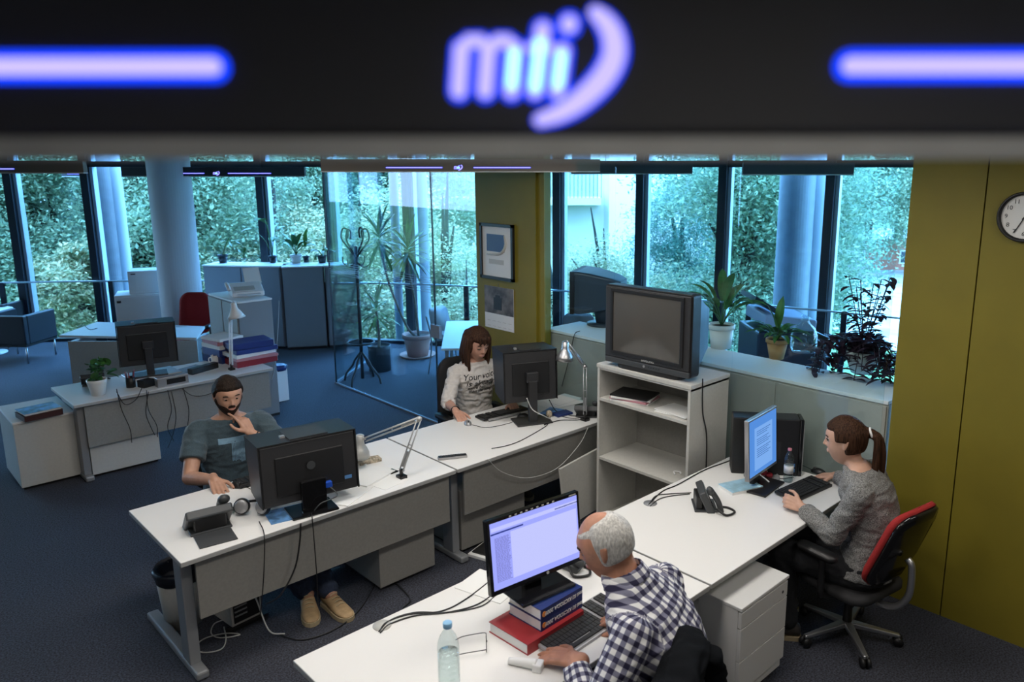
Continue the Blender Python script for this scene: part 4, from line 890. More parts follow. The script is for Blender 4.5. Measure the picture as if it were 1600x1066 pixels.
for k, (l, m_, w_, d_, h_) in enumerate((('dark red brown thick book at the bottom of the pile on the free pedestal', mat('maroon', (.06, .02, .02), .5), .30, .24, .05), ('thin white book in the middle of the pedestal pile', 'paper', .28, .22, .012), ('glossy blue magazine on top of the pedestal pile', 'mag_blue', .29, .24, .010))):
    b = thing('book', l, 'book', (p.x, p.y, .63+(0, .051, .064)[k]), .12); put('pages', bx(-w_/2+.003, w_/2-.003, -d_/2+.003, d_/2-.003, .002, h_-.002), 'paper' if k else m_, b); put('cover', bx(-w_/2, w_/2, -d_/2, d_/2, h_-.002, h_), m_, b)
yq = d3.location.y-.006
for k, pts in enumerate(([(182, 608), (190, 640), (203, 670), (206, 692)], [(182, 612), (195, 632), (212, 625), (222, 606)], [(229, 610), (232, 640), (245, 665), (246, 683)], [(232, 612), (228, 645), (236, 668), (242, 680)], [(262, 610), (268, 640), (262, 668), (272, 690)], [(268, 612), (275, 650), (270, 680), (262, 700)], [(286, 606), (295, 640), (292, 675)], [(285, 608), (300, 618), (320, 618), (345, 608)])):
    q = [onY(x, y, yq) for x, y in pts]; cable(('black cable leaving the phone on the far desk, hanging down the longest', 'short black loop sagging over the far desk edge behind the plant', 'black cable hanging below the adapter, left strand', 'black cable hanging below the adapter, right strand', 'black cable hanging below the router, left strand', 'black cable hanging below the router, middle strand', 'black cable hanging right of the router straight down', 'black cable sagging sideways from the router to the binder')[k], q, .0035, group='cables hanging over the far desk front')
# fax machine
p = W(392, 462, FH); t = thing('fax_machine', 'white fax machine with paper sheet standing up on the tall cupboard', 'fax machine', (p.x, p.y+.12, FH), -.25)
bm = new(); loft(bm, [[V((x, y, z)) for y, z in ((-.17, 0), (.17, 0), (.17, .12), (.05, .13), (-.17, .05))] for x in (-.17, .17)]); put('body', bm, 'white', t, bevel=.01)
put('key_panel', xf(bx(-.14, .08, -.10, .0, 0, .006), Tr(0, -.04, .096) @ Rx(.35)), 'light_grey', t); bm = new(); tube(bm, [(-.19, -.10, .08), (-.20, 0, .13), (-.19, .10, .12)], .022, 10); put('handset', bm, 'white', t, True)
put('paper_sheet', xf(bx(-.03, .15, -.002, .002, 0, .22), Tr(.04, .10, .11) @ Rx(-.75)), 'paper', t); put('output_tray', xf(bx(-.12, .12, -.10, 0, 0, .004), Tr(0, -.16, .03)), 'white', t)
cable('grey cable beside the tall cupboard running down from the fax', [onY(436, 470, c0.y-.01), onY(434, 520, c0.y-.01), onY(428, 580, c0.y-.01), onY(415, 605, c0.y-.01), onY(385, 588, c0.y-.3)], .003, 'cable_white')
# framed certificate, calendar, clock
t = thing('picture_frame', 'black framed certificate with dark blue disc on the mustard pillar', 'picture', (GX-.004, 0, 0), 0)
def onX(px, py, X): d = ray(px, py); k = X/d.x; return V((X, d.y*k, HC+d.z*k))
a_, b_ = onX(752, 346, GX), onX(805, 441, GX); y0, y1, z0, z1 = b_.y, a_.y, b_.z, a_.z-.01; t.location = (GX-.004, (y0+y1)/2, (z0+z1)/2); hw, hh = (y1-y0)/2, (z1-z0)/2
fr = new()
for A_, B_, Z0, Z1 in ((-hw, -hw+.028, -hh, hh), (hw-.028, hw, -hh, hh), (-hw, hw, -hh, -hh+.028), (-hw, hw, hh-.028, hh)): box(fr, -.025, .003, A_, B_, Z0, Z1)
put('frame', fr, 'black', t); put('mat_board', bx(-.008, 0, -hw+.02, hw-.02, -hh+.02, hh-.02), 'paper', t)
put('printed_square', bx(-.0095, -.008, -hw*.45, hw*.62, hh*.0-.0, hh*.62), 'blue_book', t)
bm = new(); tube(bm, [(-.0105, -hw*.45, hh*.60), (-.0105, -hw*.52, hh*.25), (-.0105, -hw*.2, -hh*.05), (-.0105, hw*.62, -hh*.12)], lambda q: .006+.01*math.sin(PI*q), 6); put('printed_arc', bm, 'light_grey', t, True)
put('text_block', bx(-.0095, -.008, -hw*.4, hw*.5, -hh*.45, -hh*.28), 'light_grey', t)
t = thing('calendar', 'wall calendar with dark photo of a camera hanging below the framed certificate', 'calendar', (0, 0, 0)); a_, b_ = onX(758, 445, GX), onX(804, 520, GX); y0, y1, z0, z1 = b_.y, a_.y, b_.z, a_.z
t.location = (GX-.004, (y0+y1)/2, (z0+z1)/2); hw, hh = (y1-y0)/2, (z1-z0)/2; put('sheet', bx(-.004, 0, -hw, hw, -hh, hh), 'paper', t)
put('photo', bx(-.006, -.004, -hw, hw, -hh*.28, hh), mat('sepia', (.14, .12, .11), .5, noise_amt=.6, noise_scale=9), t); bm = new(); box(bm, -.008, -.006, -hw*.2, hw*.35, -hh*.08, hh*.5); box(bm, -.008, -.006, -.02, .05, hh*.5, hh*.62); put('photo_subject', bm, 'black', t)
bm = new(); tube(bm, [(-.002, 0, hh), (-.004, .005, hh+.04)], .002, 6, 2); put('hook', bm, 'chrome', t)
bm = new()
for i in range(5):
    for j in range(2): box(bm, -.0052, -.004, -hw*.85+i*hw*.36, -hw*.62+i*hw*.36, -hh*.9+j*hh*.25, -hh*.88+j*hh*.25)
put('date_lines', bm, 'light_grey', t)['kind'] = 'stuff'
YX = GX+.10; cc = onX(1603, 339, YX); rr_ = (cc-onX(1603, 299, YX)).length*1.0
t = thing('wall_clock', 'round black rimmed wall clock with white dial cut by the right edge', 'clock', (YX, cc.y, cc.z), -PI/2)   # local -y towards the room
R_ = abs((onX(1603, 299, YX)-cc).z); R_ = .165 if R_ < .1 else R_
bm = new(); loft(bm, [ring(V((0, y, 0)), V((1, 0, 0)), V((0, 0, 1)), r, r, 48) for r, y in ((R_, 0), (R_, -.03), (R_*.95, -.04), (R_*.87, -.03), (R_*.86, -.01))]); put('rim', bm, 'black', t, True)
bm = new(); cyl(bm, (0, -.001, 0), (0, -.014, 0), R_*.87, n=48); put('dial', bm, 'paper', t)
for k in range(1, 13):
    a = PI/2-k*PI/6; put('numeral', xf(textbm(str(k), R_*.24), Tr(R_*.68*math.cos(a), -.0148, R_*.68*math.sin(a)) @ Rx(PI/2)), 'black', t)
bm = new(); box(bm, -.003, .003, -.0005, .0005, -.02, R_*.72, T=Tr(0, -.018, 0) @ Ry(math.radians(207))); put('hand', bm, 'black', t); bm = new(); box(bm, -.004, .004, -.0005, .0005, -.02, R_*.45, T=Tr(0, -.0165, 0) @ Ry(math.radians(40))); put('hand', bm, 'black', t)
# under the first desk: bin, computer, cables, foot things
p = W(285, 985, 0); t = thing('waste_bin', 'grey waste bin with dark bag behind the near desk leg', 'bin', (p.x+.05, p.y+.10, 0)); bm = new(); lathe(bm, [(0, 0), (.11, 0), (.14, .36), (.132, .36), (.105, .01), (0, .01)], n=28); put('body', bm, 'light_grey', t, True)
bm = new(); lathe(bm, [(.142, .30), (.150, .36), (.14, .385), (.128, .36), (.1, .2), (0, .18)], n=22)
for v in bm.verts: v.co += V((noise.noise(v.co*25)*.012, noise.noise(v.co*25+V((9, 0, 0)))*.012, 0))
put('bin_bag', bm, 'sofa_black', t, True)
p = W(405, 985, 0); t = thing('computer_tower', 'silver computer tower standing on the floor under the bearded man desk', 'computer', (p.x-.02, p.y+.12, 0), .12); put('case', bx(-.10, .10, -.0, .42, .02, .42), 'light_grey', t, bevel=.006); put('rear_panel', bx(-.085, .085, -.006, 0, .04, .40), 'black', t); bm = new()
for k in range(8): box(bm, -.08, .0, -.009, -.006, .08+.03*k, .09+.03*k)
put('slots', bm, 'silver', t)['kind'] = 'stuff'; put('foot_rail', bx(-.13, .13, -.02, .02, 0, .02), 'black', t)
F = lambda l, z=.008: [W(x, y, z) for x, y in l]
cable('white network cable coiled in loops on the carpet beside the tower', F([(352, 968), (335, 975), (330, 990), (345, 997), (375, 992), (352, 990), (320, 998), (305, 1012), (318, 1020), (345, 1015), (353, 1000), (350, 980)]), .004, 'cable_white')
cable('white cable arching from behind the tower to the floor', [V((p.x-.06, p.y+.10, .42)), V((p.x, p.y+.02, .22)), W(420, 985, .05), W(445, 991, .01)], .005, 'cable_white')
cable('black cable sweeping over the carpet past the brown shoes', F([(430, 990), (470, 1000), (520, 985), (560, 955), (585, 915), (600, 880), (596, 850)]), .004)
cable('black cable lying under the front panel near the pedestal', F([(585, 900), (610, 905), (640, 935), (630, 950)]), .004)
cable('thin cable dropping beside the inner desk foot', [onY(715, 792, R1Y0+.15), onY(712, 820, R1Y0+.15), W(712, 865, .01)], .003)
t = thing('floor_box', 'flat white tray with black papers on the floor below the woman desk', 'tray', W(765, 862, 0), .3); put('tray', bx(-.14, .14, -.10, .10, 0, .025), 'white', t, bevel=.004); put('content', bx(-.11, .11, -.08, .08, .025, .035), 'black', t)
# ================================================================ CHAIRS
def office_chair(label, loc, rz, fab='black_soft', shell='black', back_h=.55, arms=True, base_m='alu', seat_z=.46, back_tilt=.18, jacket=False, group=None):
    """faces +y"""
    t = thing('office_chair', label, 'chair', loc, rz, group)
    bm = new(); poly = rrect(.48, .46, .10, 5)
    loft(bm, [[V((x*k, y*k+.0, z)) for x, y in poly] for k, z in ((.90, seat_z-.06), (1, seat_z-.045), (1, seat_z-.015), (.93, seat_z))]); put('seat', bm, fab, t, True)
    T = Tr(0, -.22, seat_z+.06) @ Rx(back_tilt)
    bm = new(); pr = rrect(.44, back_h, .13, 6)
    def brow(k, y0): return [T @ V((x*k*(1-.22*max(0, z/back_h)), y0+.10*(x/.22)**2*.5-.03*math.sin((z/back_h+.5)*PI), z*k+back_h/2)) for x, z in pr]
    loft(bm, [brow(.88, .035), brow(1, .018), brow(1, -.010)]); bk = put('backrest', bm, fab, t, True)
    bm = new(); loft(bm, [brow(.99, -.012), brow(.97, -.032), brow(.8, -.042)]); put('back_shell', bm, shell, t, True)
    bm = new(); tube(bm, [T @ V((0, -.045, back_h*.40)), T @ V((0, -.09, back_h*.34)), (0, -.36, seat_z+.02), (0, -.25, seat_z-.09), (0, -.02, seat_z-.08)], .020, 10); put('back_support', bm, base_m, t, True)
    bm = new(); cyl(bm, (0, 0, .09), (0, 0, seat_z-.06), .028, .02, 16); put('gas_column', bm, 'black', t, True)
    put('mechanism', bx(-.09, .09, -.12, .12, seat_z-.10, seat_z-.055), 'black', t, bevel=.01)
    if arms:
        for s in (-1, 1):
            bm = new(); tube(bm, [(s*.10, 0, seat_z-.07), (s*.27, 0, seat_z-.05), (s*.285, 0, seat_z+.05), (s*.285, .0, seat_z+.20)], .019, 8); ar = put('armrest', bm, 'black', t, True)
            bm = new(); loft(bm, [[V((s*.285+x, .04+y, z)) for x, y in rrect(.085, .26, .04, 4)] for z in (seat_z+.195, seat_z+.225)]); put('arm_pad', bm, 'black', ar, True, .0)
    for k in range(5):
        a = 2*PI*k/5+.35; bm = new(); e = V((.30*math.cos(a), .30*math.sin(a), .075)); n_ = V((-math.sin(a), math.cos(a), 0))
        loft(bm, [[V((0, 0, .115))+n_*.026, V((0, 0, .115))-n_*.026, V((0, 0, .08))-n_*.026, V((0, 0, .08))+n_*.026], [e+n_*.014, e-n_*.014, e-n_*.014-V((0, 0, .02)), e+n_*.014-V((0, 0, .02))]]); lg = put('leg', bm, base_m, t, bevel=.006)
        bm = new(); w_ = e*.97; w_.z = .030
        for s in (-1, 1): cyl(bm, w_+n_*s*.008, w_+n_*s*.026, .029, n=18)
        cyl(bm, V((w_.x, w_.y, .03)), V((w_.x, w_.y, .075)), .010, n=8); put('castor', bm, 'black', lg, True)
    return t
# ================================================================ PEOPLE  (local axes: x = right hand side, y = forward, z = up)
def remesh(bm, vox, smooth=4, name='m'):
    me = bpy.data.meshes.new(name); bmesh.ops.recalc_face_normals(bm, faces=bm.faces); bm.to_mesh(me); bm.free(); o = bpy.data.objects.new(name, me); C.objects.link(o)
    r = o.modifiers.new('r', 'REMESH'); r.mode = 'VOXEL'; r.voxel_size = vox; r.use_smooth_shade = True
    if smooth: s = o.modifiers.new('s', 'SMOOTH'); s.iterations = smooth; s.factor = .5
    dg = bpy.context.evaluated_depsgraph_get(); dg.update(); m2 = bpy.data.meshes.new_from_object(o.evaluated_get(dg)); bpy.data.objects.remove(o); bpy.data.meshes.remove(me)
    m2.polygons.foreach_set('use_smooth', [True]*len(m2.polygons)); return m2
def mobj(name, me, mt, parent=None):
    me.materials.clear(); 
    for x in (mt if isinstance(mt, (list, tuple)) else [mt]): me.materials.append(MATS[x])
    o = bpy.data.objects.new(name, me); C.objects.link(o); o.name = name
    if parent: o.parent = parent
    return o
def caps(bm, p0, p1, r0, r1, n=14):
    p0, p1 = V(p0), V(p1); d, u, v = frame(p1-p0); R = []
    for k in range(5): a = PI/2*(1-k/4); R.append(ring(p0-d*r0*math.sin(a), u, v, max(r0*math.cos(a), 1e-4), max(r0*math.cos(a), 1e-4), n))
    for k in range(5): a = PI/2*k/4; R.append(ring(p1+d*r1*math.sin(a), u, v, max(r1*math.cos(a), 1e-4), max(r1*math.cos(a), 1e-4), n))
    loft(bm, R)
def chain(bm, pts, rs):
    for a, b, r0, r1 in zip(pts, pts[1:], rs, rs[1:]): caps(bm, a, b, r0, r1)
def ik(s, h, l1, l2, pole):
    s, h = V(s), V(h); d = h-s; L = min(d.length, (l1+l2)*.995); dn = d.normalized(); x = (l1*l1-l2*l2+L*L)/(2*L); y = math.sqrt(max(l1*l1-x*x, 0))
    p = V(pole)-s; p = (p-dn*p.dot(dn)).normalized(); return s+dn*x+p*y, s+dn*L
def G(u, c, s): d = (V(u)-V(c).normalized()).length_squared; return math.exp(-d/(2*s*s))
def head_pt(u, male=True):
    x, y, z = u; p = V((x*.0755, y*.094, z*.118)); t = max(0, -z)
    p.x *= 1-.30*t**1.6; 
    if y < 0: p.y *= 1-.30*t
    if z > 0: w_ = 1+.10*math.sin(PI*min(1, z*1.02)); p.x *= w_; p.y *= 1+(w_-1)*.8
    if y > 0: p.y *= 1-.04*(1-abs(x)); p.y += .012*G(u, (0, .62, -.80), .30)*(1.2 if male else .9)
    p.y -= .0095*(G(u, (.40, .90, .10), .15)+G(u, (-.40, .90, .10), .15))
    p.y += .0055*(G(u, (.38, .88, .34), .16)+G(u, (-.38, .88, .34), .16)+.8*G(u, (0, .95, .34), .15))*(1 if male else .5)
    p.y += .005*(G(u, (.5, .82, -.22), .2)+G(u, (-.5, .82, -.22), .2))
    p.z -= .012*t**3
    return p
def build_head(bm, HM, male=True, mouth=0):
    n, m_ = 40, 28; R = []
    for j in range(m_+1):
        th = PI*j/m_; q = max(math.sin(th), .002)
        R.append([HM @ head_pt(V((q*math.cos(2*PI*i/n), q*math.sin(2*PI*i/n), math.cos(th))), male) for i in range(n)])
    loft(bm, R)
    h = lambda *p: HM @ V(p)
    chain(bm, [h(0, .086, .028), h(0, .094, .004), h(0, .1035, -.016)], [.0060, .0068, .0080])
    for s in (-1, 1):
        caps(bm, h(s*.008, .093, -.020), h(s*.011, .089, -.018), .0068, .0055)
        caps(bm, h(s*.020, .086, -.049), h(0, .0925, -.046), .004, .0045); caps(bm, h(s*.018, .085, -.055), h(0, .0920, -.057), .004, .0048)
        caps(bm, h(s*.074, -.004, .022), h(s*.077, .002, -.020), .014, .008); caps(bm, h(s*.082, -.014, .016), h(s*.080, -.006, -.012), .008, .006); caps(bm, h(s*.076, -.012, .026), h(s*.083, -.018, .022), .008, .006)
def shell(HM, thick, vox=.0045, male=True, smooth=2, extra=None, n=72, m_=48):
    bm = new(); R = []
    for j in range(m_+1):
        th = PI*j/m_; q = max(math.sin(th), .002); row = []
        for i in range(n):
            u = V((q*math.cos(2*PI*i/n), q*math.sin(2*PI*i/n), math.cos(th))); p = head_pt(u, male); k = thick(u, p)
            row.append(HM @ (p*(1+k/p.length)))
        R.append(row)
    loft(bm, R)
    if extra: extra(bm)
    return remesh(bm, vox, smooth)
def sstep(a, b, x): t = min(1, max(0, (x-a)/(b-a))); return t*t*(3-2*t)
def hand(bm, wrist, d, nrm, side, curl=(.5, .5, .55, .6), thumb=(.5, .3), sc_=1.0, spread=.10):
    """d: to the fingertips, nrm: back of the hand, side: +1 when the thumb lies along d x nrm"""
    d = V(d).normalized(); nrm = V(nrm); nrm = (nrm-d*nrm.dot(d)).normalized(); s = d.cross(nrm).normalized()*side; w_ = V(wrist)
    k = sc_; out = []
    chain(bm, [w_-d*.03*k, w_+d*.01*k], [.026*k, .024*k])
    for i in range(4):
        o = (1.5-i)*.0200*k; L = (.088, .092, .087, .078)[i]*k; kn = w_+d*L+s*o*1.05; caps(bm, w_+d*.012*k+s*o*.75, kn, .0135*k, .0105*k)
        dd = (d+s*(1.5-i)*spread*.5).normalized(); ax = dd.cross(nrm).normalized(); p = kn; a = 0; ls = ((.042, .026, .020), (.046, .029, .021), (.043, .027, .020), (.034, .021, .018))[i]
        for j, l in enumerate(ls):
            a += curl[i]*(.75, 1.1, .7)[j]; q = p+(dd*math.cos(a)-nrm*math.sin(a))*l*k; caps(bm, p, q, (.0092, .0084, .0076)[j]*k, (.0084, .0077, .0068)[j]*k, 10); p = q
        out.append(p)
    b = w_+d*.025*k+s*.022*k; t1 = (d*.62+s*.78-nrm*thumb[0]*.5).normalized(); p1 = b+t1*.042*k; t2 = (d*.88+s*.40-nrm*thumb[0]*.6).normalized(); p2 = p1+t2*.032*k; t3 = (d*.98+s*(.25-thumb[1])-nrm*thumb[0]*.6).normalized(); p3 = p2+t3*.026*k
    chain(bm, [w_+d*.01*k+s*.012*k, b, p1, p2, p3], [.016*k, .0155*k, .0115*k, .0100*k, .0082*k])
    return out
def torso_rings(sp, side, fwd, prof, infl=0):
    """sp: list of spine points; prof: (halfwidth, front, back) each"""
    R = []
    for p, (hw, fr, bk_) in zip(sp, prof):
        r = []
        for i in range(28):
            a = 2*PI*i/28; c, s = math.cos(a), math.sin(a); q = abs(c)**.85*(1 if c > 0 else -1)
            r.append(V(p)+side*q*(hw+infl)+fwd*s*((fr if s > 0 else bk_)+infl))
        R.append(r)
    return R
def wrinkle(me, amp, sc_, seed=0, fn=None):
    nrm = [v.normal.copy() for v in me.vertices]
    for v, n_ in zip(me.vertices, nrm):
        p = v.co*sc_+V((seed, seed*2, 0)); q = V((p.x+.6*noise.noise(p*.7), p.y, p.z*1.7)); k = noise.noise(q)+.5*noise.noise(q*2.1)
        k = 1-abs(k)*2.4; v.co += n_*amp*(k-.35)*(fn(v.co) if fn else 1)
def uvs(me, segs, sp, scale=1.0):
    """cloth coordinates: around / along the nearest limb segment, or flat over the torso"""
    at = me.attributes.new('cloth', 'FLOAT_VECTOR', 'POINT'); vals = []
    for v in me.vertices:
        best = None
        for (a, b, r, tor) in segs:
            d = b-a; t = max(0, min(1, (v.co-a).dot(d)/d.length_squared)); q = a+d*t; D = (v.co-q).length-r
            if best is None or D < best[0]: best = (D, a, b, t, q, tor)
        _, a, b, t, q, tor = best
        if tor: vals += [v.co.x, v.co.z*.97+v.co.y*.25, 0]
        else:
            d, u, w_ = frame(b-a); r = v.co-q; vals += [math.atan2(r.dot(w_), r.dot(u))*.062, (v.co-a).dot(d), 0]
    at.data.foreach_set('vector', vals)
def cloth_bump(nt, b, s, st):
    tc = nt.nodes.new('ShaderNodeTexCoord'); n = nt.nodes.new('ShaderNodeTexNoise'); n.inputs['Scale'].default_value = s; n.inputs['Detail'].default_value = 4; bp = nt.nodes.new('ShaderNodeBump'); bp.inputs['Strength'].default_value = st; bp.inputs['Distance'].default_value = .004
    nt.links.new(tc.outputs['Object'], n.inputs['Vector']); nt.links.new(n.outputs['Fac'], bp.inputs['Height']); nt.links.new(bp.outputs[0], b.inputs['Normal'])
mat('tee_blue', (.045, .075, .095), .9, noise_amt=.12, noise_scale=120, bump=.2, sheen=.2)
mat('jacket_black', (.007, .008, .010), .95, spec=.08, bump=.2, noise_scale=120); mat('print_blue', (.22, .38, .52), .8); mat('print_black', (.01, .012, .015), .8)
mat('top_white', (.66, .62, .59), .9, noise_amt=.05, noise_scale=60, bump=.3)
mat('trousers_dark', (.012, .013, .016), .9, noise_amt=.2, noise_scale=40, bump=.3)
mat('jeans', (.02, .03, .06), .9, noise_amt=.2, noise_scale=60, bump=.3)
mat('jeans_green', (.12, .14, .03), .9)
mat('shoe_tan', (.40, .27, .14), .7, noise_amt=.15, noise_scale=30); mat('shoe_dark', (.035, .028, .024), .5, noise_amt=.3, noise_scale=30); mat('sole', (.45, .36, .22), .7)
mat('blazer', (.20, .20, .195), .95, noise_amt=.55, noise_scale=170, bump=.5); mat('blouse', (.02, .02, .022), .8)
mat('eye_white', (.45, .42, .40), .25); mat('iris', (.03, .02, .012), .15); mat('lips', (.44, .19, .145), .5); mat('brow', (.03, .018, .012), .9)
def hairmat(name, col, col2, s=(160, 160, 6)):
    mt = mat(name, col, .65, spec=.12); nt = mt.node_tree; b = nt.nodes['Principled BSDF']; tc = nt.nodes.new('ShaderNodeTexCoord'); mp = nt.nodes.new('ShaderNodeMapping'); mp.inputs['Scale'].default_value = s
    n = nt.nodes.new('ShaderNodeTexNoise'); n.inputs['Scale'].default_value = 1; n.inputs['Detail'].default_value = 5; cr = nt.nodes.new('ShaderNodeValToRGB'); cr.color_ramp.elements[0].color = (*col, 1); cr.color_ramp.elements[1].color = (*col2, 1); cr.color_ramp.elements[0].position = .35; cr.color_ramp.elements[1].position = .7
    bp = nt.nodes.new('ShaderNodeBump'); bp.inputs['Strength'].default_value = .9; bp.inputs['Distance'].default_value = .004
    nt.links.new(tc.outputs['Object'], mp.inputs[0]); nt.links.new(mp.outputs[0], n.inputs['Vector']); nt.links.new(n.outputs['Fac'], cr.inputs[0]); nt.links.new(cr.outputs[0], b.inputs['Base Color']); nt.links.new(n.outputs['Fac'], bp.inputs['Height']); nt.links.new(bp.outputs[0], b.inputs['Normal'])
hairmat('hair_black', (.010, .007, .005), (.035, .022, .016)); hairmat('beard_black', (.014, .009, .007), (.05, .03, .022), (220, 220, 160)); hairmat('hair_brown', (.022, .010, .006), (.085, .042, .026)); hairmat('hair_dbrown', (.018, .009, .005), (.075, .035, .02)); hairmat('hair_grey', (.40, .39, .37), (.72, .70, .66), (150, 150, 60))
# gingham shirt of the grey haired man
mt = mat('gingham', (.7, .7, .7), .9); nt = mt.node_tree; b_ = nt.nodes['Principled BSDF']; at = nt.nodes.new('ShaderNodeAttribute'); at.attribute_name = 'cloth'; sx = nt.nodes.new('ShaderNodeSeparateXYZ'); nt.links.new(at.outputs['Vector'], sx.inputs[0])
def band(o):
    m1 = nt.nodes.new('ShaderNodeMath'); m1.operation = 'MULTIPLY'; m1.inputs[1].default_value = 2*PI/.036; nt.links.new(sx.outputs[o], m1.inputs[0]); m2 = nt.nodes.new('ShaderNodeMath'); m2.operation = 'SINE'; nt.links.new(m1.outputs[0], m2.inputs[0])
    m3 = nt.nodes.new('ShaderNodeMapRange'); m3.inputs[1].default_value = -.12; m3.inputs[2].default_value = .18; nt.links.new(m2.outputs[0], m3.inputs[0]); return m3
bA, bB = band(0), band(1); ad = nt.nodes.new('ShaderNodeMath'); ad.operation = 'ADD'; nt.links.new(bA.outputs[0], ad.inputs[0]); nt.links.new(bB.outputs[0], ad.inputs[1]); hf = nt.nodes.new('ShaderNodeMath'); hf.operation = 'MULTIPLY'; hf.inputs[1].default_value = .5; nt.links.new(ad.outputs[0], hf.inputs[0])
cr = nt.nodes.new('ShaderNodeValToRGB'); cr.color_ramp.interpolation = 'LINEAR'; e = cr.color_ramp.elements; e[0].color = (.72, .72, .72, 1); e[1].color = (.018, .016, .05, 1); x = e.new(.5); x.color = (.17, .17, .24, 1); nt.links.new(hf.outputs[0], cr.inputs[0]); nt.links.new(cr.outputs[0], b_.inputs['Base Color']); cloth_bump(nt, b_, 60, .3)

def face_parts(body, HM, male=True, iris='iris', lips=None, closed=.35):
    for s in (-1, 1):
        bm = new(); c = V((s*.0300, .0722, .0120)); sphere(bm, c, .0128, n=16)
        e = put('eye', xf(bm, HM), 'eye_white' if closed < 1 else body.data.materials[0].name, body, True); bm = new(); dd = V((s*.02, 1, -.25)).normalized(); cyl(bm, c+dd*.0112, c+dd*.0134, .0060, .0050, 16)
        if closed < 1: put('iris', xf(bm, HM), 'iris', e)
        else: bm.free()
        bm = new(); tube(bm, [(s*.0155, .0885, .0315), (s*.030, .0885, .0345), (s*.047, .079, .0315)], .0034 if male else .0024, 6, 4); put('eyebrow', xf(bm, HM), 'brow', body, True)
        bm = new(); dzl = .010 if closed >= 1 else 0; tube(bm, [(s*.0185, .0835, .0145-dzl), (s*.030, .0865, .0180-dzl*1.3), (s*.0425, .0790, .0145-dzl)], .0022 if closed >= 1 else .0030, 6, 4); put('eyelid', xf(bm, HM), 'brow' if not male else body.data.materials[0].name, body, True)
    if lips:
        bm = new(); tube(bm, [(-.0195, .0885, -.050), (-.008, .0945, -.0475), (0, .0950, -.049), (.008, .0945, -.0475), (.0195, .0885, -.050)], .0030, 8, 4); tube(bm, [(-.017, .0880, -.0535), (0, .0945, -.0565), (.017, .0880, -.0535)], .0034, 8, 4); put('lips', xf(bm, HM), lips, body, True)
def shoe(body, ankle, fdir, mt, sole='sole', L=.27):
    f_ = V(fdir); f_.z = 0; f_.normalize(); s = f_.cross(V((0, 0, 1))); a = V(ankle); a.z = 0; R = []
    for t, w_, h0, h1 in ((-.07, .028, .0, .07), (-.055, .036, 0, .10), (0, .038, 0, .105), (.05, .042, 0, .085), (.10, .048, 0, .062), (.15, .047, 0, .050), (.185, .034, 0, .040), (.20, .012, .004, .028)):
        c = a+f_*t; R.append([c+s*x*w_+V((0, 0, h0+.022+(h1-h0-.022)*z)) for x, z in ((-1, 0), (-1, .45), (-.72, .85), (0, 1), (.72, .85), (1, .45), (1, 0))])
    bm = new(); loft(bm, R); sh = put('shoe', bm, mt, body, True, subs=1)
    R = [[V((p.x, p.y, z)) for p in [r[0], r[1], r[2], r[3], r[4], r[5], r[6]][::6]+[]] for r in R for z in (0,)] if 0 else None
    bm = new(); pts = []
    for t, w_ in ((-.072, .02), (-.055, .037), (0, .040), (.05, .043), (.10, .050), (.15, .049), (.185, .036), (.203, .012)): pts.append((t, w_))
    lo = [a+f_*t+s*w_ for t, w_ in pts]+[a+f_*t-s*w_ for t, w_ in pts[::-1]]; loft(bm, [[p+V((0, 0, z)) for p in lo] for z in (.001, .025)]); put('sole', bm, sole, sh)
    bm = new()
    for k in range(4): c = a+f_*(.035+.022*k)+V((0, 0, .094-.011*k)); tube(bm, [c-s*.022, c+V((0, 0, .006)), c+s*.022], .003, 6, 3)
    put('laces', bm, 'sole' if mt == 'shoe_tan' else 'black', sh)
    return sh
def place(P, px, py, Y, S, rz):
    """sit the figure so that its head comes to the measured spot; sets the drop of the upper body and the scale"""
    hp = onY(px, py, Y); dz = P['head'][2]-hp.z/S; dn = lambda p: (p[0], p[1], p[2]-dz)
    P['S'] = S; P['spine'] = [dn(p) for p in P['spine']]; P['head'] = dn(P['head']); P['shoulders'] = [dn(p) for p in P['shoulders']]; P['dz'] = dz
    P['legs'] = [(dn(a), dn(b), c) for a, b, c in P['legs']]
    o = Rz(rz) @ (V((P['head'][0], P['head'][1], 0))*S); return (hp.x-o.x, hp.y-o.y, 0)
def MW(loc, rz, S): return Tr(*loc) @ Rz(rz) @ Matrix.Scale(S, 4)
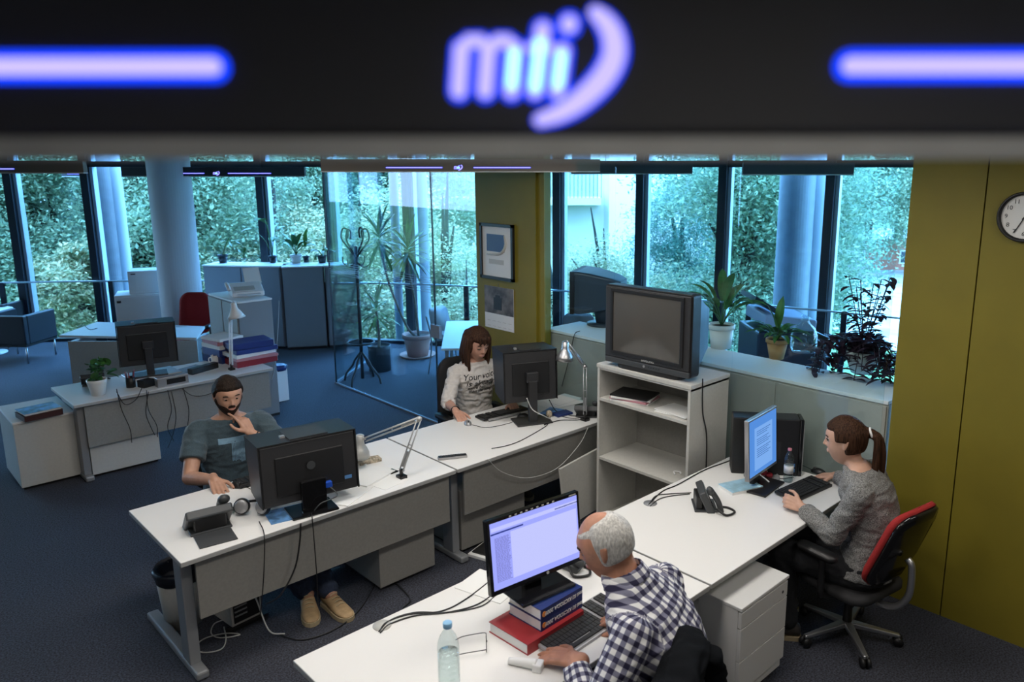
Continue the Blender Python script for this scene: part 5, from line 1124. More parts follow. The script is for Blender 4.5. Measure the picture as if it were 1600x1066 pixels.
def person(label, loc, rz, P):
    """P: pose and build"""
    k = P.get('k', 1.0); male = P['male']; side = V((1, 0, 0)); fwd = V((0, 1, 0)); Mw = MW(loc, rz, P['S']); inv = Mw.inverted()
    sp = [V(p) for p in P['spine']]; tw = P.get('twist', 0); sd = V((math.cos(tw), math.sin(tw), 0)); fd = V((-math.sin(tw), math.cos(tw), 0))
    prof = P['prof']; HM = Tr(*P['head']) @ Rz(P.get('hyaw', 0)) @ Rx(P.get('hpitch', 0)) @ Ry(P.get('hroll', 0)) @ Matrix.Scale(P.get('hs', 1.0), 4)
    bm = new(); loft(bm, torso_rings(sp, sd, fd, prof))
    nk = sp[-1]; chain(bm, [nk-V((0, 0, .04)), HM @ V((0, -.012, -.06))], [.062*k if male else .050*k, .056*k if male else .046*k])
    build_head(bm, HM, male)
    sh = [V(p) for p in P['shoulders']]; arms = []
    for i in (0, 1):
        A = P['arms'][i]; wr = inv @ V(A['wrist']) if A.get('world', True) else V(A['wrist'])
        el, wr2 = ik(sh[i], wr, P['ua'], P['fa'], inv @ V(A['pole']) if A.get('pw') else V(A['pole'])); arms.append((sh[i], el, wr2))
        a = P.get('ar', (.052, .042, .040, .027)); chain(bm, [sh[i], sh[i]*.5+el*.5, el], [a[0], a[0]*.93, a[1]]); chain(bm, [el, el*.6+wr2*.4, wr2], [a[1], a[2], a[3]])
        dr = V(A['d']); 
        hand(bm, wr2, dr, A['n'], A['s'], A.get('curl', (.5,)*4), A.get('thumb', (.5, .3)), P.get('hk', 1.0), A.get('spread', .1))
    legs = []
    for i in (0, 1):
        hp, kn, an = [V(q) for q in P['legs'][i]]; legs.append((hp, kn, an)); chain(bm, [hp, kn], [.082*k, .058*k]); chain(bm, [kn, kn*.6+an*.4, an], [.055*k, .052*k, .038*k])
    # hands were made in the local frame
    me = remesh(bm, .0048, 3, 'person'); body = mobj('person', me, P['skin']); body.matrix_world = Mw
    tag(body, label, 'person'); face_parts(body, HM, male, lips=P.get('lips'), closed=P.get('closed', 0))
    # trousers
    bm = new(); t0 = P.get('hipr', .16)
    loft(bm, torso_rings([sp[0]-V((0, 0, .02)), sp[0]+V((0, 0, .06)), sp[1]], sd, fd, [prof[0], prof[0], prof[1]], .012))
    for hp, kn, an in legs: chain(bm, [hp, kn], [.096*k, .072*k]); caps(bm, kn, an+(kn-an)*.06, .069*k, .058*k)
    mt_ = remesh(bm, .009, 3); wrinkle(mt_, .004, 9, 3); mobj('trousers', mt_, P['trousers'], body)
    for i, (hp, kn, an) in enumerate(legs): shoe(body, an, P['feet'][i], P['shoe'])
    # upper garment
    bm = new(); inf = P.get('inf', .012); rr = torso_rings(sp[P.get('hem', 1):], sd, fd, prof[P.get('hem', 1):], inf); loft(bm, rr[:-1] if P.get('cutneck', True) else rr)
    for i, (s_, el, wr) in enumerate(arms):
        sl = P['sleeve']; q = P.get('sr', (.064, .060, .050))
        caps(bm, s_*.9+sp[-2]*.1, s_, q[0]*.98, q[0])
        if sl <= 1: e = s_+(el-s_)*sl; d, u, v = frame(el-s_); loft(bm, [ring(s_, u, v, q[0], q[0], 20), ring(e, u, v, q[1], q[1], 20)])
        else: caps(bm, s_, el, q[0]*.95, q[1]); e = el+(wr-el)*(sl-1); d, u, v = frame(wr-el); loft(bm, [ring(el, u, v, q[1], q[1], 20), ring(e, u, v, q[2], q[2], 20)])
    gm = remesh(bm, P.get('gv', .0075), 4); wrinkle(gm, P.get('wamp', .006), P.get('wsc', 11), P.get('seed', 1))
    segs = [(a, b, .06, True) for a, b in zip(sp, sp[1:])]
    segs = [(a, b, .13, True) for a, b in zip(sp[:-1], sp[1:])]+[(s_, el, .055, False) for s_, el, w_ in arms]+[(el, w_, .05, False) for s_, el, w_ in arms]
    uvs(gm, segs, sp); g = mobj(P['gname'], gm, P['gmat'], body)
    return body, HM, g, arms, sd, fd, sp
def project(bm, garment, HMc, fd, dist=.5, off=.0022):
    """lay flat lettering (x right, y up) on the garment in front of point HMc"""
    bvh = BVHTree.FromPolygons([v.co for v in garment.data.vertices], [tuple(p.vertices) for p in garment.data.polygons]); sd = V(fd).cross(V((0, 0, 1)))
    for v in bm.verts:
        o = V(HMc)-sd*v.co.x*1.0+V((0, 0, v.co.y)) if 0 else V(HMc)+(-sd)*v.co.x+V((0, 0, v.co.y))
        h, n_, i_, d_ = bvh.ray_cast(o+V(fd)*dist, -V(fd)); v.co = (h+V(fd)*off) if h else o
    return bm
# ---- bearded man -------------------------------------------------------
MPROF = [(.165, .13, .13), (.160, .125, .11), (.155, .115, .10), (.168, .12, .115), (.185, .115, .12), (.175, .085, .10), (.105, .065, .075), (.062, .06, .062)]
cA = onY(357, 622, 5.38)       # face
zA = 180-12
wA = W(338, 752, DZ+.045)
Pm = dict(male=True, spine=[(0, -.02, .47), (0, -.05, .56), (0, -.06, .68), (0, -.04, .80), (0, -.02, .90), (0, -.01, .985), (.0, .0, 1.035), (0, .01, 1.06)], prof=MPROF,
  head=(0, .045, 1.06+.125), hyaw=math.radians(-18+22), hpitch=math.radians(-12), shoulders=[(.185, -.01, .965), (-.185, -.01, .965)], ua=.29, fa=.25,
  arms=[dict(wrist=(0, 0, 0), pole=(.45, -.1, .5), d=(-.1, 1, -.25), n=(.1, .2, 1), s=-1, curl=(.30, .28, .3, .35), thumb=(.3, .1)), dict(wrist=(0, 0, 0), pole=(-.35, .3, .55), d=(.35, -.25, .85), n=(-.5, .75, .2), s=-1, curl=(.30, 1.0, 1.1, 1.2), thumb=(.6, .2))],
  legs=[((.09, 0, .48), (.12, .44, .50), (.10, .72, .085)), ((-.09, 0, .48), (-.10, .44, .50), (-.06, .78, .085))], feet=[(.15, 1, 0), (-.25, 1, 0)], skin='skin_a', lips='lips', trousers='jeans', shoe='shoe_tan', gname='t_shirt', gmat='tee_blue', sleeve=.62, sr=(.070, .072, .05), wamp=.005, hem=1, inf=.014)
LA = place(Pm, 356, 617, 5.30, 1.15, math.radians(zA)); Mtmp = MW(LA, math.radians(zA), 1.15)
def loc2w(Mx, p): return Mx @ V(p)
Pm['arms'][0]['wrist'] = (wA.x, wA.y+.03, DZ+.045)
hw = Mtmp @ V(Pm['head'])
HMw = lambda Mx, P: Mx @ (Tr(*P['head']) @ Rz(P.get('hyaw', 0)) @ Rx(P.get('hpitch', 0)) @ Matrix.Scale(P.get('hs', 1.0), 4))
tipA = HMw(Mtmp, Pm) @ V((-.004, .115, -.070)); Pm['arms'][1]['wrist'] = tuple(tipA+V((.088, -.035, -.155)))
Pm['arms'][1]['pole'] = (-.38, .25, .6)
Mi = Mtmp.inverted(); Pm['legs'] = [(Pm['legs'][0][0], (.0, .44, Pm['legs'][0][1][2]), tuple(Mi @ (W(492, 938, .1)+V((0, .10, 0))))), (Pm['legs'][1][0], (-.22, .46, Pm['legs'][1][1][2]), tuple(Mi @ (W(532, 940, .1)+V((0, .13, 0)))))]
bodyA, HA, gA, armsA, sdA, fdA, spA = person('man with dark beard in a blue grey printed t-shirt, seated, finger at his lips', LA, math.radians(zA), Pm)
print('A', loc2w(Mtmp, Pm['head']), cA)
def hairA(u, p):
    x, y, z = u; Q = ((-1, -.50), (-.35, -.28), (-.12, -.02), (.05, -.10), (.22, .12), (.36, .40), (.62, .50), (1, .56)); ln = Q[-1][1]
    for (a_, b_), (c_, d_) in zip(Q, Q[1:]):
        if a_ <= y <= c_: ln = b_+(d_-b_)*(y-a_)/(c_-a_); break
    fr = sstep(ln-.05, ln+.09, z); return -.006+.0155*fr+(.004*noise.noise(u*7)+.002*noise.noise(u*19))*fr
mobj('hair', shell(HA, hairA), 'hair_black', bodyA)
def beardA(u, p):
    x, y, z = u; f_ = sstep(-.22, -.42, z+.22*(1-min(1, abs(x)/.55)))*sstep(-.25, .05, y)
    f_ *= 1-.95*G(u, (0, .90, -.45), .075); side_ = sstep(.1, -.15, z)*sstep(.62, .8, abs(x))*sstep(-.2, .02, y)*sstep(.45, .2, y); mo = G(u, (0, .93, -.35), .11)+G(u, (.18, .92, -.40), .09)+G(u, (-.18, .92, -.40), .09)
    t = max(f_, side_, min(1, mo*1.2)); return -.006+.0135*t+.002*noise.noise(u*14)*t
mobj('beard', shell(HA, beardA, .004, smooth=1), 'beard_black', bodyA)
bm = new()
rnd = random.Random(4)
bmesh.ops.create_grid(bm, x_segments=10, y_segments=2, size=.5, matrix=Matrix.Identity(4)); xf(bm, Tr(-.0, .075, 0) @ Matrix.Diagonal((.17, .035, 1, 1)))
for k in range(9):
    x = -.01+.0085*k; b2 = new(); h_ = .12+.02*rnd.random(); bmesh.ops.create_grid(b2, x_segments=1, y_segments=10, size=.5, matrix=Tr(x, .06-h_/2, 0) @ Matrix.Diagonal((.0055, h_, 1, 1))); me_ = bpy.data.meshes.new('x'); b2.to_mesh(me_); bm.from_mesh(me_); b2.free(); bpy.data.meshes.remove(me_)
put('shirt_print', project(bm, gA, (0, 0, .84-Pm['dz']), fdA), 'print_blue', bodyA)
bm = new(); c_ = armsA[1][2]; d_, u_, v_ = frame(armsA[1][2]-armsA[1][1]); tube(bm, [c_-d_*.03+u_*.031*math.cos(a*PI/6)+v_*.031*math.sin(a*PI/6) for a in range(13)], .004, 6, 2); put('bracelet', bm, 'shoe_dark', bodyA, True)
# ---- woman in the printed top ------------------------------------------
WPROF = [(.175, .12, .14), (.155, .115, .105), (.135, .105, .09), (.145, .115, .10), (.158, .125, .10), (.150, .08, .085), (.09, .055, .06), (.05, .05, .05)]
cB = onY(748, 538, 5.35)
zB = 180-14
wB = W(716, 644, DZ+.05); wB2 = W(800, 628, DZ+.06)
Pw = dict(male=False, closed=1, spine=[(0, -.02, .47), (0, -.03, .56), (0, -.03, .68), (0, -.01, .80), (0, .01, .90), (0, .02, .985), (0, .03, 1.03), (0, .035, 1.055)], prof=WPROF,
  head=(0, .075, 1.06+.115), hs=1.06, hyaw=math.radians(8), hpitch=math.radians(-20), shoulders=[(.160, .02, .960), (-.160, .02, .960)], ua=.27, fa=.235,
  arms=[dict(wrist=(wB.x, wB.y+.03, DZ+.05), pole=(.4, -.1, .4), d=(-.05, 1, -.3), n=(0, .2, 1), s=-1, curl=(.35,)*4, thumb=(.3, .1)), dict(wrist=(wB2.x+.0, wB2.y+.0, DZ+.05), pole=(-.4, -.1, .4), d=(.25, 1, -.2), n=(0, .2, 1), s=1, curl=(.4,)*4, thumb=(.3, .1))],
  legs=[((.09, 0, .48), (.10, .42, .50), (.10, .50, .085)), ((-.09, 0, .48), (-.10, .42, .50), (-.10, .50, .085))], feet=[(.1, 1, 0), (-.1, 1, 0)], skin='skin_b', lips='lips', trousers='jeans_green', shoe='shoe_dark', gname='printed_top', gmat='top_white', sleeve=1.25, sr=(.058, .052, .048), wamp=.0075, wsc=13, hem=1, inf=.013, ar=(.043, .036, .033, .024), hk=.92, seed=5)
LB = place(Pw, 745, 537, 5.27, 1.18, math.radians(zB)); Mb = MW(LB, math.radians(zB), 1.18)
bodyB, HB, gB, armsB, sdB, fdB, spB = person('woman with long brown hair in a white top with black handwriting print, using a mouse', LB, math.radians(zB), Pw)
print('B', loc2w(Mb, Pw['head']), cB)
def hairB(u, p):
    x, y, z = u; face = sstep(.34, .50, y-.0*z)*sstep(.62, .40, z)
    if y < 0: k = 1
    else: k = max(sstep(.25, .5, z+abs(x)*.0) if y < .5 else sstep(.44, .60, z), sstep(.80, .92, abs(x)))
    if y > .55 and z < .6: k = sstep(.38, .52, z)
    return -.008+.026*k+.003*noise.noise(V((x*12, y*12, z*2)))*k
def extraB(bm):
    h = lambda *p: HB @ V(p)
    for s in (-1, 1):
        for j, (x0, y0, r0) in enumerate(((.080, .030, .020), (.084, .008, .024), (.082, -.02, .028), (.070, -.05, .032), (.04, -.075, .036))):
            fwd_ = (.045, .035, .01, -.01, -.02)[j]
            R_ = h(s*x0*.92, y0, .05); q1 = h(s*(x0+.008), y0+.006, -.03); q2 = h(s*(x0+.004), y0+fwd_*.6, -.10); q3 = h(s*x0*.86, y0+fwd_, -.19+.015*j)
            pts = crom([R_, q1, q2, q3], 4); rs = [r0*(1-.45*i/(len(pts)-1)) for i in range(len(pts))]
            chain(bm, pts, rs)
    chain(bm, [h(0, -.085, .0), h(0, -.10, -.10), h(0, -.10, -.20)], [.05, .045, .03])
    chain(bm, [h(-.035, .086, .085), h(-.03, .097, .055), h(-.025, .096, .042)], [.014, .010, .006]); chain(bm, [h(.0, .09, .085), h(.005, .100, .055), h(.006, .099, .044)], [.014, .010, .006]); chain(bm, [h(.035, .086, .085), h(.034, .094, .055), h(.036, .090, .044)], [.014, .010, .006])
mobj('hair', shell(HB, hairB, .005, False, 1, extraB), 'hair_brown', bodyB)
for i, (s_, sz, z0) in enumerate((('Your voice', .062, .935), ('is already', .060, .885), ('more beautiful', .034, .850), ('than the song', .034, .822))):
    tb = textbm(s_, sz, shear=.35, ext=0, bold=.0004); bmesh.ops.subdivide_edges(tb, edges=tb.edges, cuts=1); xf(tb, Rz(.05))
    put('shirt_lettering', project(tb, gB, (0, 0, z0-Pw['dz']), fdB, off=.003), 'print_black', bodyB)['kind'] = 'stuff'
bm = new(); c_ = armsB[0][2]; d_, u_, v_ = frame(armsB[0][2]-armsB[0][1]); tube(bm, [c_-d_*.02+u_*.029*math.cos(a*PI/6)+v_*.029*math.sin(a*PI/6) for a in range(13)], .006, 6, 2); put('bracelet', bm, 'black', bodyB, True)
# ---- grey haired man in the foreground ---------------------------------
cC = W(950, 838, 1.20); zC = 22
h1 = W(892, 1030, DZ+.05); h2 = W(985, 965, DZ+.05)
Pc = dict(male=True, k=1.05, spine=[(0, .06, .47), (0, .04, .56), (0, .04, .68), (0, .06, .80), (0, .10, .90), (0, .145, .98), (0, .185, 1.035), (0, .215, 1.075)], prof=[(a*1.06, b*1.15, c*1.08) for a, b, c in MPROF],
  head=(.0, .285, 1.165), hs=1.04, hyaw=math.radians(12), hpitch=math.radians(-24), shoulders=[(.190, .125, .955), (-.190, .125, .955)], ua=.29, fa=.25,
  arms=[dict(wrist=tuple(h2), pole=(.5, -.1, .55), d=(-.25, 1, -.2), n=(0, .2, 1), s=-1, curl=(.45,)*4), dict(wrist=(h1.x-.0, h1.y-.02, DZ+.06), pole=(-.55, -.05, .6), d=(.15, 1, -.2), n=(-.1, .2, 1), s=1, curl=(.35, .3, .35, .4), thumb=(.4, .2))],
  legs=[((.09, .07, .48), (.14, .47, .50), (.12, .47, .085)), ((-.09, .07, .48), (-.12, .47, .50), (-.12, .47, .085))], feet=[(.1, 1, 0), (-.1, 1, 0)], skin='skin_c', lips='lips', trousers='jeans', shoe='shoe_dark', gname='checked_shirt', gmat='gingham', sleeve=1.86, sr=(.074, .062, .046), wamp=.006, wsc=9, hem=1, inf=.02, gv=.007, ar=(.052, .044, .040, .028), hk=1.04, cutneck=False)
LC = place(Pc, 948, 852, 2.0, 1.20, math.radians(zC)); Mc = MW(LC, math.radians(zC), 1.20)
bodyC, HC_, gC, armsC, sdC, fdC, spC = person('grey haired man in a navy and white checked shirt seen from behind', LC, math.radians(zC), Pc)
print('C', loc2w(Mc, Pc['head']), cC)
def hairC(u, p):
    x, y, z = u; k = sstep(.35, .0, y)*sstep(-.50, -.25, z+.0); bald = sstep(.62, .36, math.hypot(x*.85, (y-.12)*.8))*sstep(.45, .65, z)
    top = .55*sstep(.9, .7, y)*sstep(.45, .62, z) if y > .2 else 0
    k = max(k, top)*(1-bald*.95); return -.005+.012*k+.0015*noise.noise(u*16)*k
mobj('hair', shell(HC_, hairC, .0045, True, 1), 'hair_grey', bodyC)
nk = spC[-1]+V((0, .0, -.012)); tn = V((0, .45, 1)).normalized(); un = V((1, 0, 0)); vn = tn.cross(un)
bm = new(); loft(bm, [ring(nk+tn*h_, un, vn, r_, r_*.98, 30) for r_, h_ in ((.092, -.02), (.082, .012), (.075, .030), (.070, .030), (.070, -.02))])
cm = remesh(bm, .005, 2); uvs(cm, [(spC[-2], spC[-1], .05, True)], spC); mobj('collar', cm, 'gingham', bodyC)
# ---- woman in the blazer -----------------------------------------------
cD = W(1326, 690, 1.16); zD = 14
h1 = W(1252, 792, DZ+.05); h2 = W(1300, 742, DZ+.04)
Pd = dict(male=False, spine=[(0, .03, .47), (0, .01, .56), (0, .0, .68), (0, .01, .80), (0, .035, .89), (0, .065, .965), (0, .09, 1.01), (0, .11, 1.04)], prof=[(a*1.04, b*1.0, c*1.02) for a, b, c in WPROF],
  head=(0, .165, 1.135), hs=1.04, hyaw=math.radians(8), hpitch=math.radians(-8), shoulders=[(.165, .05, .925), (-.165, .05, .925)], ua=.27, fa=.24,
  arms=[dict(wrist=(h2.x, h2.y-.02, DZ+.04), pole=(.4, -.1, .4), d=(-.1, 1, -.2), n=(0, .2, 1), s=-1, curl=(.4,)*4), dict(wrist=(h1.x, h1.y, DZ+.05), pole=(-.45, -.15, .3), d=(.10, 1, .15), n=(-.8, .1, .5), s=1, curl=(1.1, 1.2, 1.2, 1.2), thumb=(.6, .3))],
  legs=[((.09, .04, .47), (.10, .44, .50), (.10, .44, .085)), ((-.09, .04, .47), (-.14, .42, .51), (-.16, .36, .085))], feet=[(.1, 1, 0), (-.35, 1, 0)], skin='skin_d', trousers='trousers_dark', shoe='shoe_dark', gname='blazer', gmat='blazer', sleeve=1.9, sr=(.066, .057, .043), wamp=.006, wsc=9, hem=0, inf=.022, gv=.007, ar=(.043, .037, .033, .024), hk=.92, seed=9)
LD = place(Pd, 1322, 688, 1.84, 1.13, math.radians(zD)); Md = MW(LD, math.radians(zD), 1.13)
bodyD, HD, gD, armsD, sdD, fdD, spD = person('woman in a grey tweed blazer with brown ponytail, seated in profile', LD, math.radians(zD), Pd)
print('D', loc2w(Md, Pd['head']), cD)
def hairD(u, p):
    x, y, z = u; k = sstep(.55, .35, y) if z > .1 else sstep(.12, -.05, y)*sstep(-.55, -.35, z)
    if z > .45: k = max(k, sstep(.50, .62, z))
    return -.006+.017*k+.0015*noise.noise(V((x*14, y*3, z*14)))*k
def extraD(bm):
    h = lambda *p: HD @ V(p)
    caps(bm, h(0, -.085, .045), h(0, -.118, .035), .030, .024)
mobj('hair', shell(HD, hairD, .0045, False, 1, extraD), 'hair_dbrown', bodyD)
bm = new(); h = lambda *p: HD @ V(p)
for j, (dx, dy, e, r) in enumerate(((0, 0, -.20, .026), (.022, .012, -.17, .018), (-.022, .012, -.18, .018), (0, -.016, -.16, .018), (.01, .02, -.19, .018), (-.012, .022, -.21, .016))): chain(bm, crom([h(dx*.2, -.118, .034), h(dx, -.150+dy*.5, .005), h(dx*1.5, -.150+dy, -.08), h(dx*1.9, -.135+dy*1.3, e)], 4), [r*(1-.03*i) for i in range(13)])
mobj('ponytail', remesh(bm, .0045, 1), 'hair_dbrown', bodyD)
bm = new(); c_ = h(0, -.119, .036); tube(bm, [HD @ V((.024*math.cos(a*PI/6), -.119+.006*math.sin(a*PI/6), .036+.024*math.sin(a*PI/6))) for a in range(13)], .006, 8, 2); put('hair_tie', bm, 'white', bodyD, True)
# chairs for them
def seatz(P): return max(.36, (P['spine'][0][2]-.105)*P['S'])
office_chair('black office chair of the bearded man, mostly hidden behind him', (LA[0]+.0, LA[1]+.10, 0), math.radians(zA), back_h=.42, arms=False, seat_z=seatz(Pm))
office_chair('black high backed office chair of the woman in the printed top', (LB[0]+.02, LB[1]+.10, 0), math.radians(zB+6), back_h=.62, back_tilt=.06, seat_z=seatz(Pw))
fC = V((-math.sin(math.radians(zC+4)), math.cos(math.radians(zC+4)), 0)); bC = W(1072, 1030, .95)+fC*.24
chC = office_chair('black office chair of the grey haired man, a dark jacket hung over its back', (bC.x, bC.y, 0), math.radians(zC+4), back_h=.48, back_tilt=.08, seat_z=seatz(Pc))
Tj = Tr(0, -.22, seatz(Pc)+.06) @ Rx(.08); bm = new(); pr = rrect(.60, .54, .16, 6)
loft(bm, [[Tj @ V((x*k*(1-.20*max(0, z/.5)), y0+.05*(x/.22)**2-.02*math.sin((z/.5+.5)*PI), z*k+.27)) for x, z in pr] for k, y0 in ((.90, .07), (1.02, .055), (1.05, 0), (1.04, -.05), (.92, -.085))])
tube(bm, [Tj @ V((-.20, -.05, .44)), Tj @ V((-.25, -.09, .25)), Tj @ V((-.24, -.10, .0))], .05, 10); tube(bm, [Tj @ V((.20, -.05, .44)), Tj @ V((.25, -.09, .25)), Tj @ V((.24, -.10, .0))], .05, 10)
jm = remesh(bm, .009, 4); wrinkle(jm, .011, 7, 4); jk = mobj('jacket', jm, 'jacket_black'); jk.location = chC.location; jk.rotation_euler = chC.rotation_euler; tag(jk, 'black jacket hung over the back of the foreground office chair', 'jacket')
chD = office_chair('red and black office chair with silver star base under the woman in the blazer', (LD[0]-.02, LD[1]+.10, 0), math.radians(-10), 'red_fabric', 'black_gloss', .54, True, 'alu', back_tilt=.36, seat_z=seatz(Pd)+.05)
[o for o in chD.children if o.name.startswith('seat')][0].data.materials[0] = M('black_soft')
office_chair('empty red office chair behind the angled desk at the back', (3.50, 10.62, 0), PI-.75, 'red_fabric', 'black', .56, True, 'black', seat_z=.50)
# ================================================================ PLANTS
def leaf(bm, base, d, L, w, droop=.4, n=6, fold=.15, mi=0):
    d = V(d).normalized(); s = d.cross(V((0, 0, 1)))
    s = s.normalized() if s.length > .05 else V((1, 0, 0)); p = V(base); up = s.cross(d).normalized(); prev = None
    for k in range(n+1):
        t = k/n; ww = w*math.sin(PI*min(1, .06+t*.94))**.7*(1 if k < n else .05); q = (p-s*ww/2+up*ww*fold, p.copy(), p+s*ww/2+up*ww*fold); vs = [bm.verts.new(x) for x in q]
        if prev:
            for a in (0, 1): bm.faces.new((prev[a], prev[a+1], vs[a+1], vs[a]))
        prev = vs; d = (d+V((0, 0, -droop/n*1.3))).normalized(); up = s.cross(d).normalized(); p = p+d*L/n
def pot(bm, r, h, top=1.0, bot=.72, rim=True, sq=False):
    prof = [(0, 0), (r*bot, 0), (r*top*.95, h*.8)]+([(r*top*.95, h*.8), (r*top*1.06, h*.82), (r*top*1.06, h), (r*top*.95, h)] if rim else [(r*top, h), (r*top*.94, h)])+[(r*top*.90, h*.88), (0, h*.88)]
    lathe(bm, prof, n=4 if sq else 30)
def plant(label, cat, loc, potr, poth, potm, build, leafm, saucer=None, rz=0, group=None, name='potted_plant', rim=True, potb=.72, stemm='leaf_green'):
    t = thing(name, label, cat, loc, rz, group); bm = new(); pot(bm, potr, poth, rim=rim, bot=potb); p = put('pot', bm, potm, t, True)
    bm = new(); lathe(bm, [(0, poth*.88), (potr*.9, poth*.88), (potr*.88, poth*.9), (0, poth*.9)], n=20); put('soil', bm, 'soil', p)
    if saucer: bm = new(); lathe(bm, [(0, -.0), (potr*1.15, 0), (potr*1.3, .03), (potr*1.25, .03), (potr*1.1, .01), (0, .01)], n=30); put('saucer', bm, saucer, t, True)
    lb, sb = new(), new(); build(lb, sb, poth*.9)
    put('leaves', lb, leafm, t)
    if len(sb.verts): put('stem', sb, stemm, t, True)
    else: sb.free()
    return t
def rosette(n, L, w, el, droop, seed=0, z0=0, c=(0, 0), var=.3, stalk=0):
    def f(lb, sb, z):
        r = random.Random(seed)
        for k in range(n):
            a = 2.4*k+r.uniform(-.3, .3); e = el+r.uniform(-var, var); d = V((math.cos(a)*math.cos(e), math.sin(a)*math.cos(e), math.sin(e))); q = V((c[0], c[1], z+z0)); ll = L*r.uniform(.75, 1.1)
            if stalk: e_ = q+d*stalk*r.uniform(.6, 1.1)+V((0, 0, stalk*.25)); tube(sb, [q, (q+e_)/2+V((0, 0, .02)), e_], .003, 5, 3); q = e_
            leaf(lb, q, d, ll, w*r.uniform(.8, 1.1), droop)
    return f
def dracaena(trunks, seed=0, n=34, L=.42, w=.045):
    def f(lb, sb, z):
        r = random.Random(seed)
        for pts in trunks:
            P = [V(p) for p in pts]; tube(sb, P, lambda t: .022*(1-.35*t), 8, 5); top = P[-1]
            for k in range(n):
                a = 2.4*k; e = 1.35-2.0*(k/n)**.9+r.uniform(-.12, .12); d = V((math.cos(a)*math.cos(e), math.sin(a)*math.cos(e), math.sin(e))); leaf(lb, top+V((0, 0, .10-.20*k/n)), d, L*r.uniform(.8, 1.1), w, .45, 6, .12)
    return f
def atz(px, py, ref): d = ray(px, py); r_ = V(ref); k = V((r_.x, r_.y, 0)).dot(V((FW.x, FW.y, 0)))/V((d.x, d.y, 0)).dot(V((FW.x, FW.y, 0))); return V((0, 0, HC))+d*k
# two stemmed dracaena in the pink pot
b = W(653, 556, 0); rel = lambda px, py: atz(px, py, b)-b
plant('tall two stemmed dragon tree in a pinkish pot on a saucer near the window', 'plant', b, .21, .34, 'terracotta', dracaena([[(-.02, 0, .28), tuple(rel(633, 505)), tuple(rel(607, 440)), tuple(rel(592, 375))], [(.03, 0, .28), tuple(rel(648, 470)), tuple(rel(640, 430)), tuple(rel(637, 395))]], 3, 38, .50, .055), 'leaf_green', 'terracotta', stemm='trunk', name='dragon_tree')
b = W(594, 578, 0); plant('slender yucca in a dark cylindrical pot beside the coat stand', 'plant', b, .16, .36, 'pot_dark', dracaena([[(0, 0, .3), tuple(atz(592, 520, b)-b), tuple(atz(588, 487, b)-b)]], 5, 26, .36, .045), 'leaf_light', stemm='trunk', name='yucca', rim=False, potb=.95)
# plants on the far cupboards
def onfar(px, z=BH, off=.18):
    q = W(px, 413, z); d = V((q.x, q.y, 0)).normalized(); return V((q.x, q.y, z))+V((FW.x, FW.y, 0)).normalized()*off
plant('small rubber plant in a dark pot at the left end of the far cupboards', 'plant', onfar(341), .075, .13, 'pot_dark', lambda lb, sb, z: (tube(sb, [(0, 0, z), (.06, 0, z+.15), (.13, 0, z+.28)], .008, 6), rosette(7, .16, .06, .2, .5, 1, .20, (.13, 0))(lb, sb, z))[0], 'leaf_green')
plant('tiny leafy plant in a clear glass on the far cupboards', 'plant', onfar(374), .035, .07, 'glass_clear', rosette(9, .07, .05, .9, .2, 2, .02, stalk=.08), 'leaf_green')
plant('split leaved monstera with tall stalks before the dark mullion', 'plant', onfar(420), .06, .11, 'pot_dark', lambda lb, sb, z: [(tube(sb, [(0, 0, z), (x*.4, y*.3, z+h*.6), (x, y, z+h)], .005, 5), leaf(lb, (x, y, z+h), (x*2, y, .1), .20, .16, .5)) for x, y, h in ((-.22, .1, .42), (.08, 0, .40), (-.12, -.1, .58), (.05, .1, .22), (-.05, 0, .5))], 'leaf_green')
plant('peace lily with drooping leaves in a white pot on the far cupboards', 'plant', onfar(457), .085, .13, 'pot_white', rosette(20, .28, .075, .95, .9, 4, 0, stalk=.14), 'leaf_green')
plant('single upright bright leaf plant right next to the peace lily', 'plant', onfar(470, off=.26), .05, .10, 'pot_dark', rosette(4, .30, .07, 1.35, .2, 5, .15, var=.15), 'leaf_light')
plant('dark potted plant at the corner of the far cupboards near the glass panel', 'plant', onfar(498), .07, .12, 'pot_dark', rosette(14, .24, .06, .7, 1.1, 6, stalk=.08), 'leaf_green')
plant('dark planter behind the glass panel on the far cupboards', 'plant', onfar(547), .11, .20, 'pot_dark', rosette(10, .2, .05, .9, .5, 7), 'leaf_green', rim=True)
# plant on the far desk
p = W(154, 617, DZ); plant('small bushy plant in a white pot on the far left desk', 'plant', (p.x, p.y, DZ), .085, .15, 'pot_white', lambda lb, sb, z: [leaf(lb, (r_.uniform(-.04, .10), r_.uniform(-.05, .05), z+r_.uniform(.0, .20)), (r_.uniform(-1, 1), r_.uniform(-1, 1), r_.uniform(-.2, .9)), .10, .07, .5) for r_ in [random.Random(8)] for _ in range(26)]+[tube(sb, [(0, 0, z), (.03, 0, z+.12), (.04, 0, z+.22)], .006, 5)], 'leaf_green', rim=False, potb=.65)
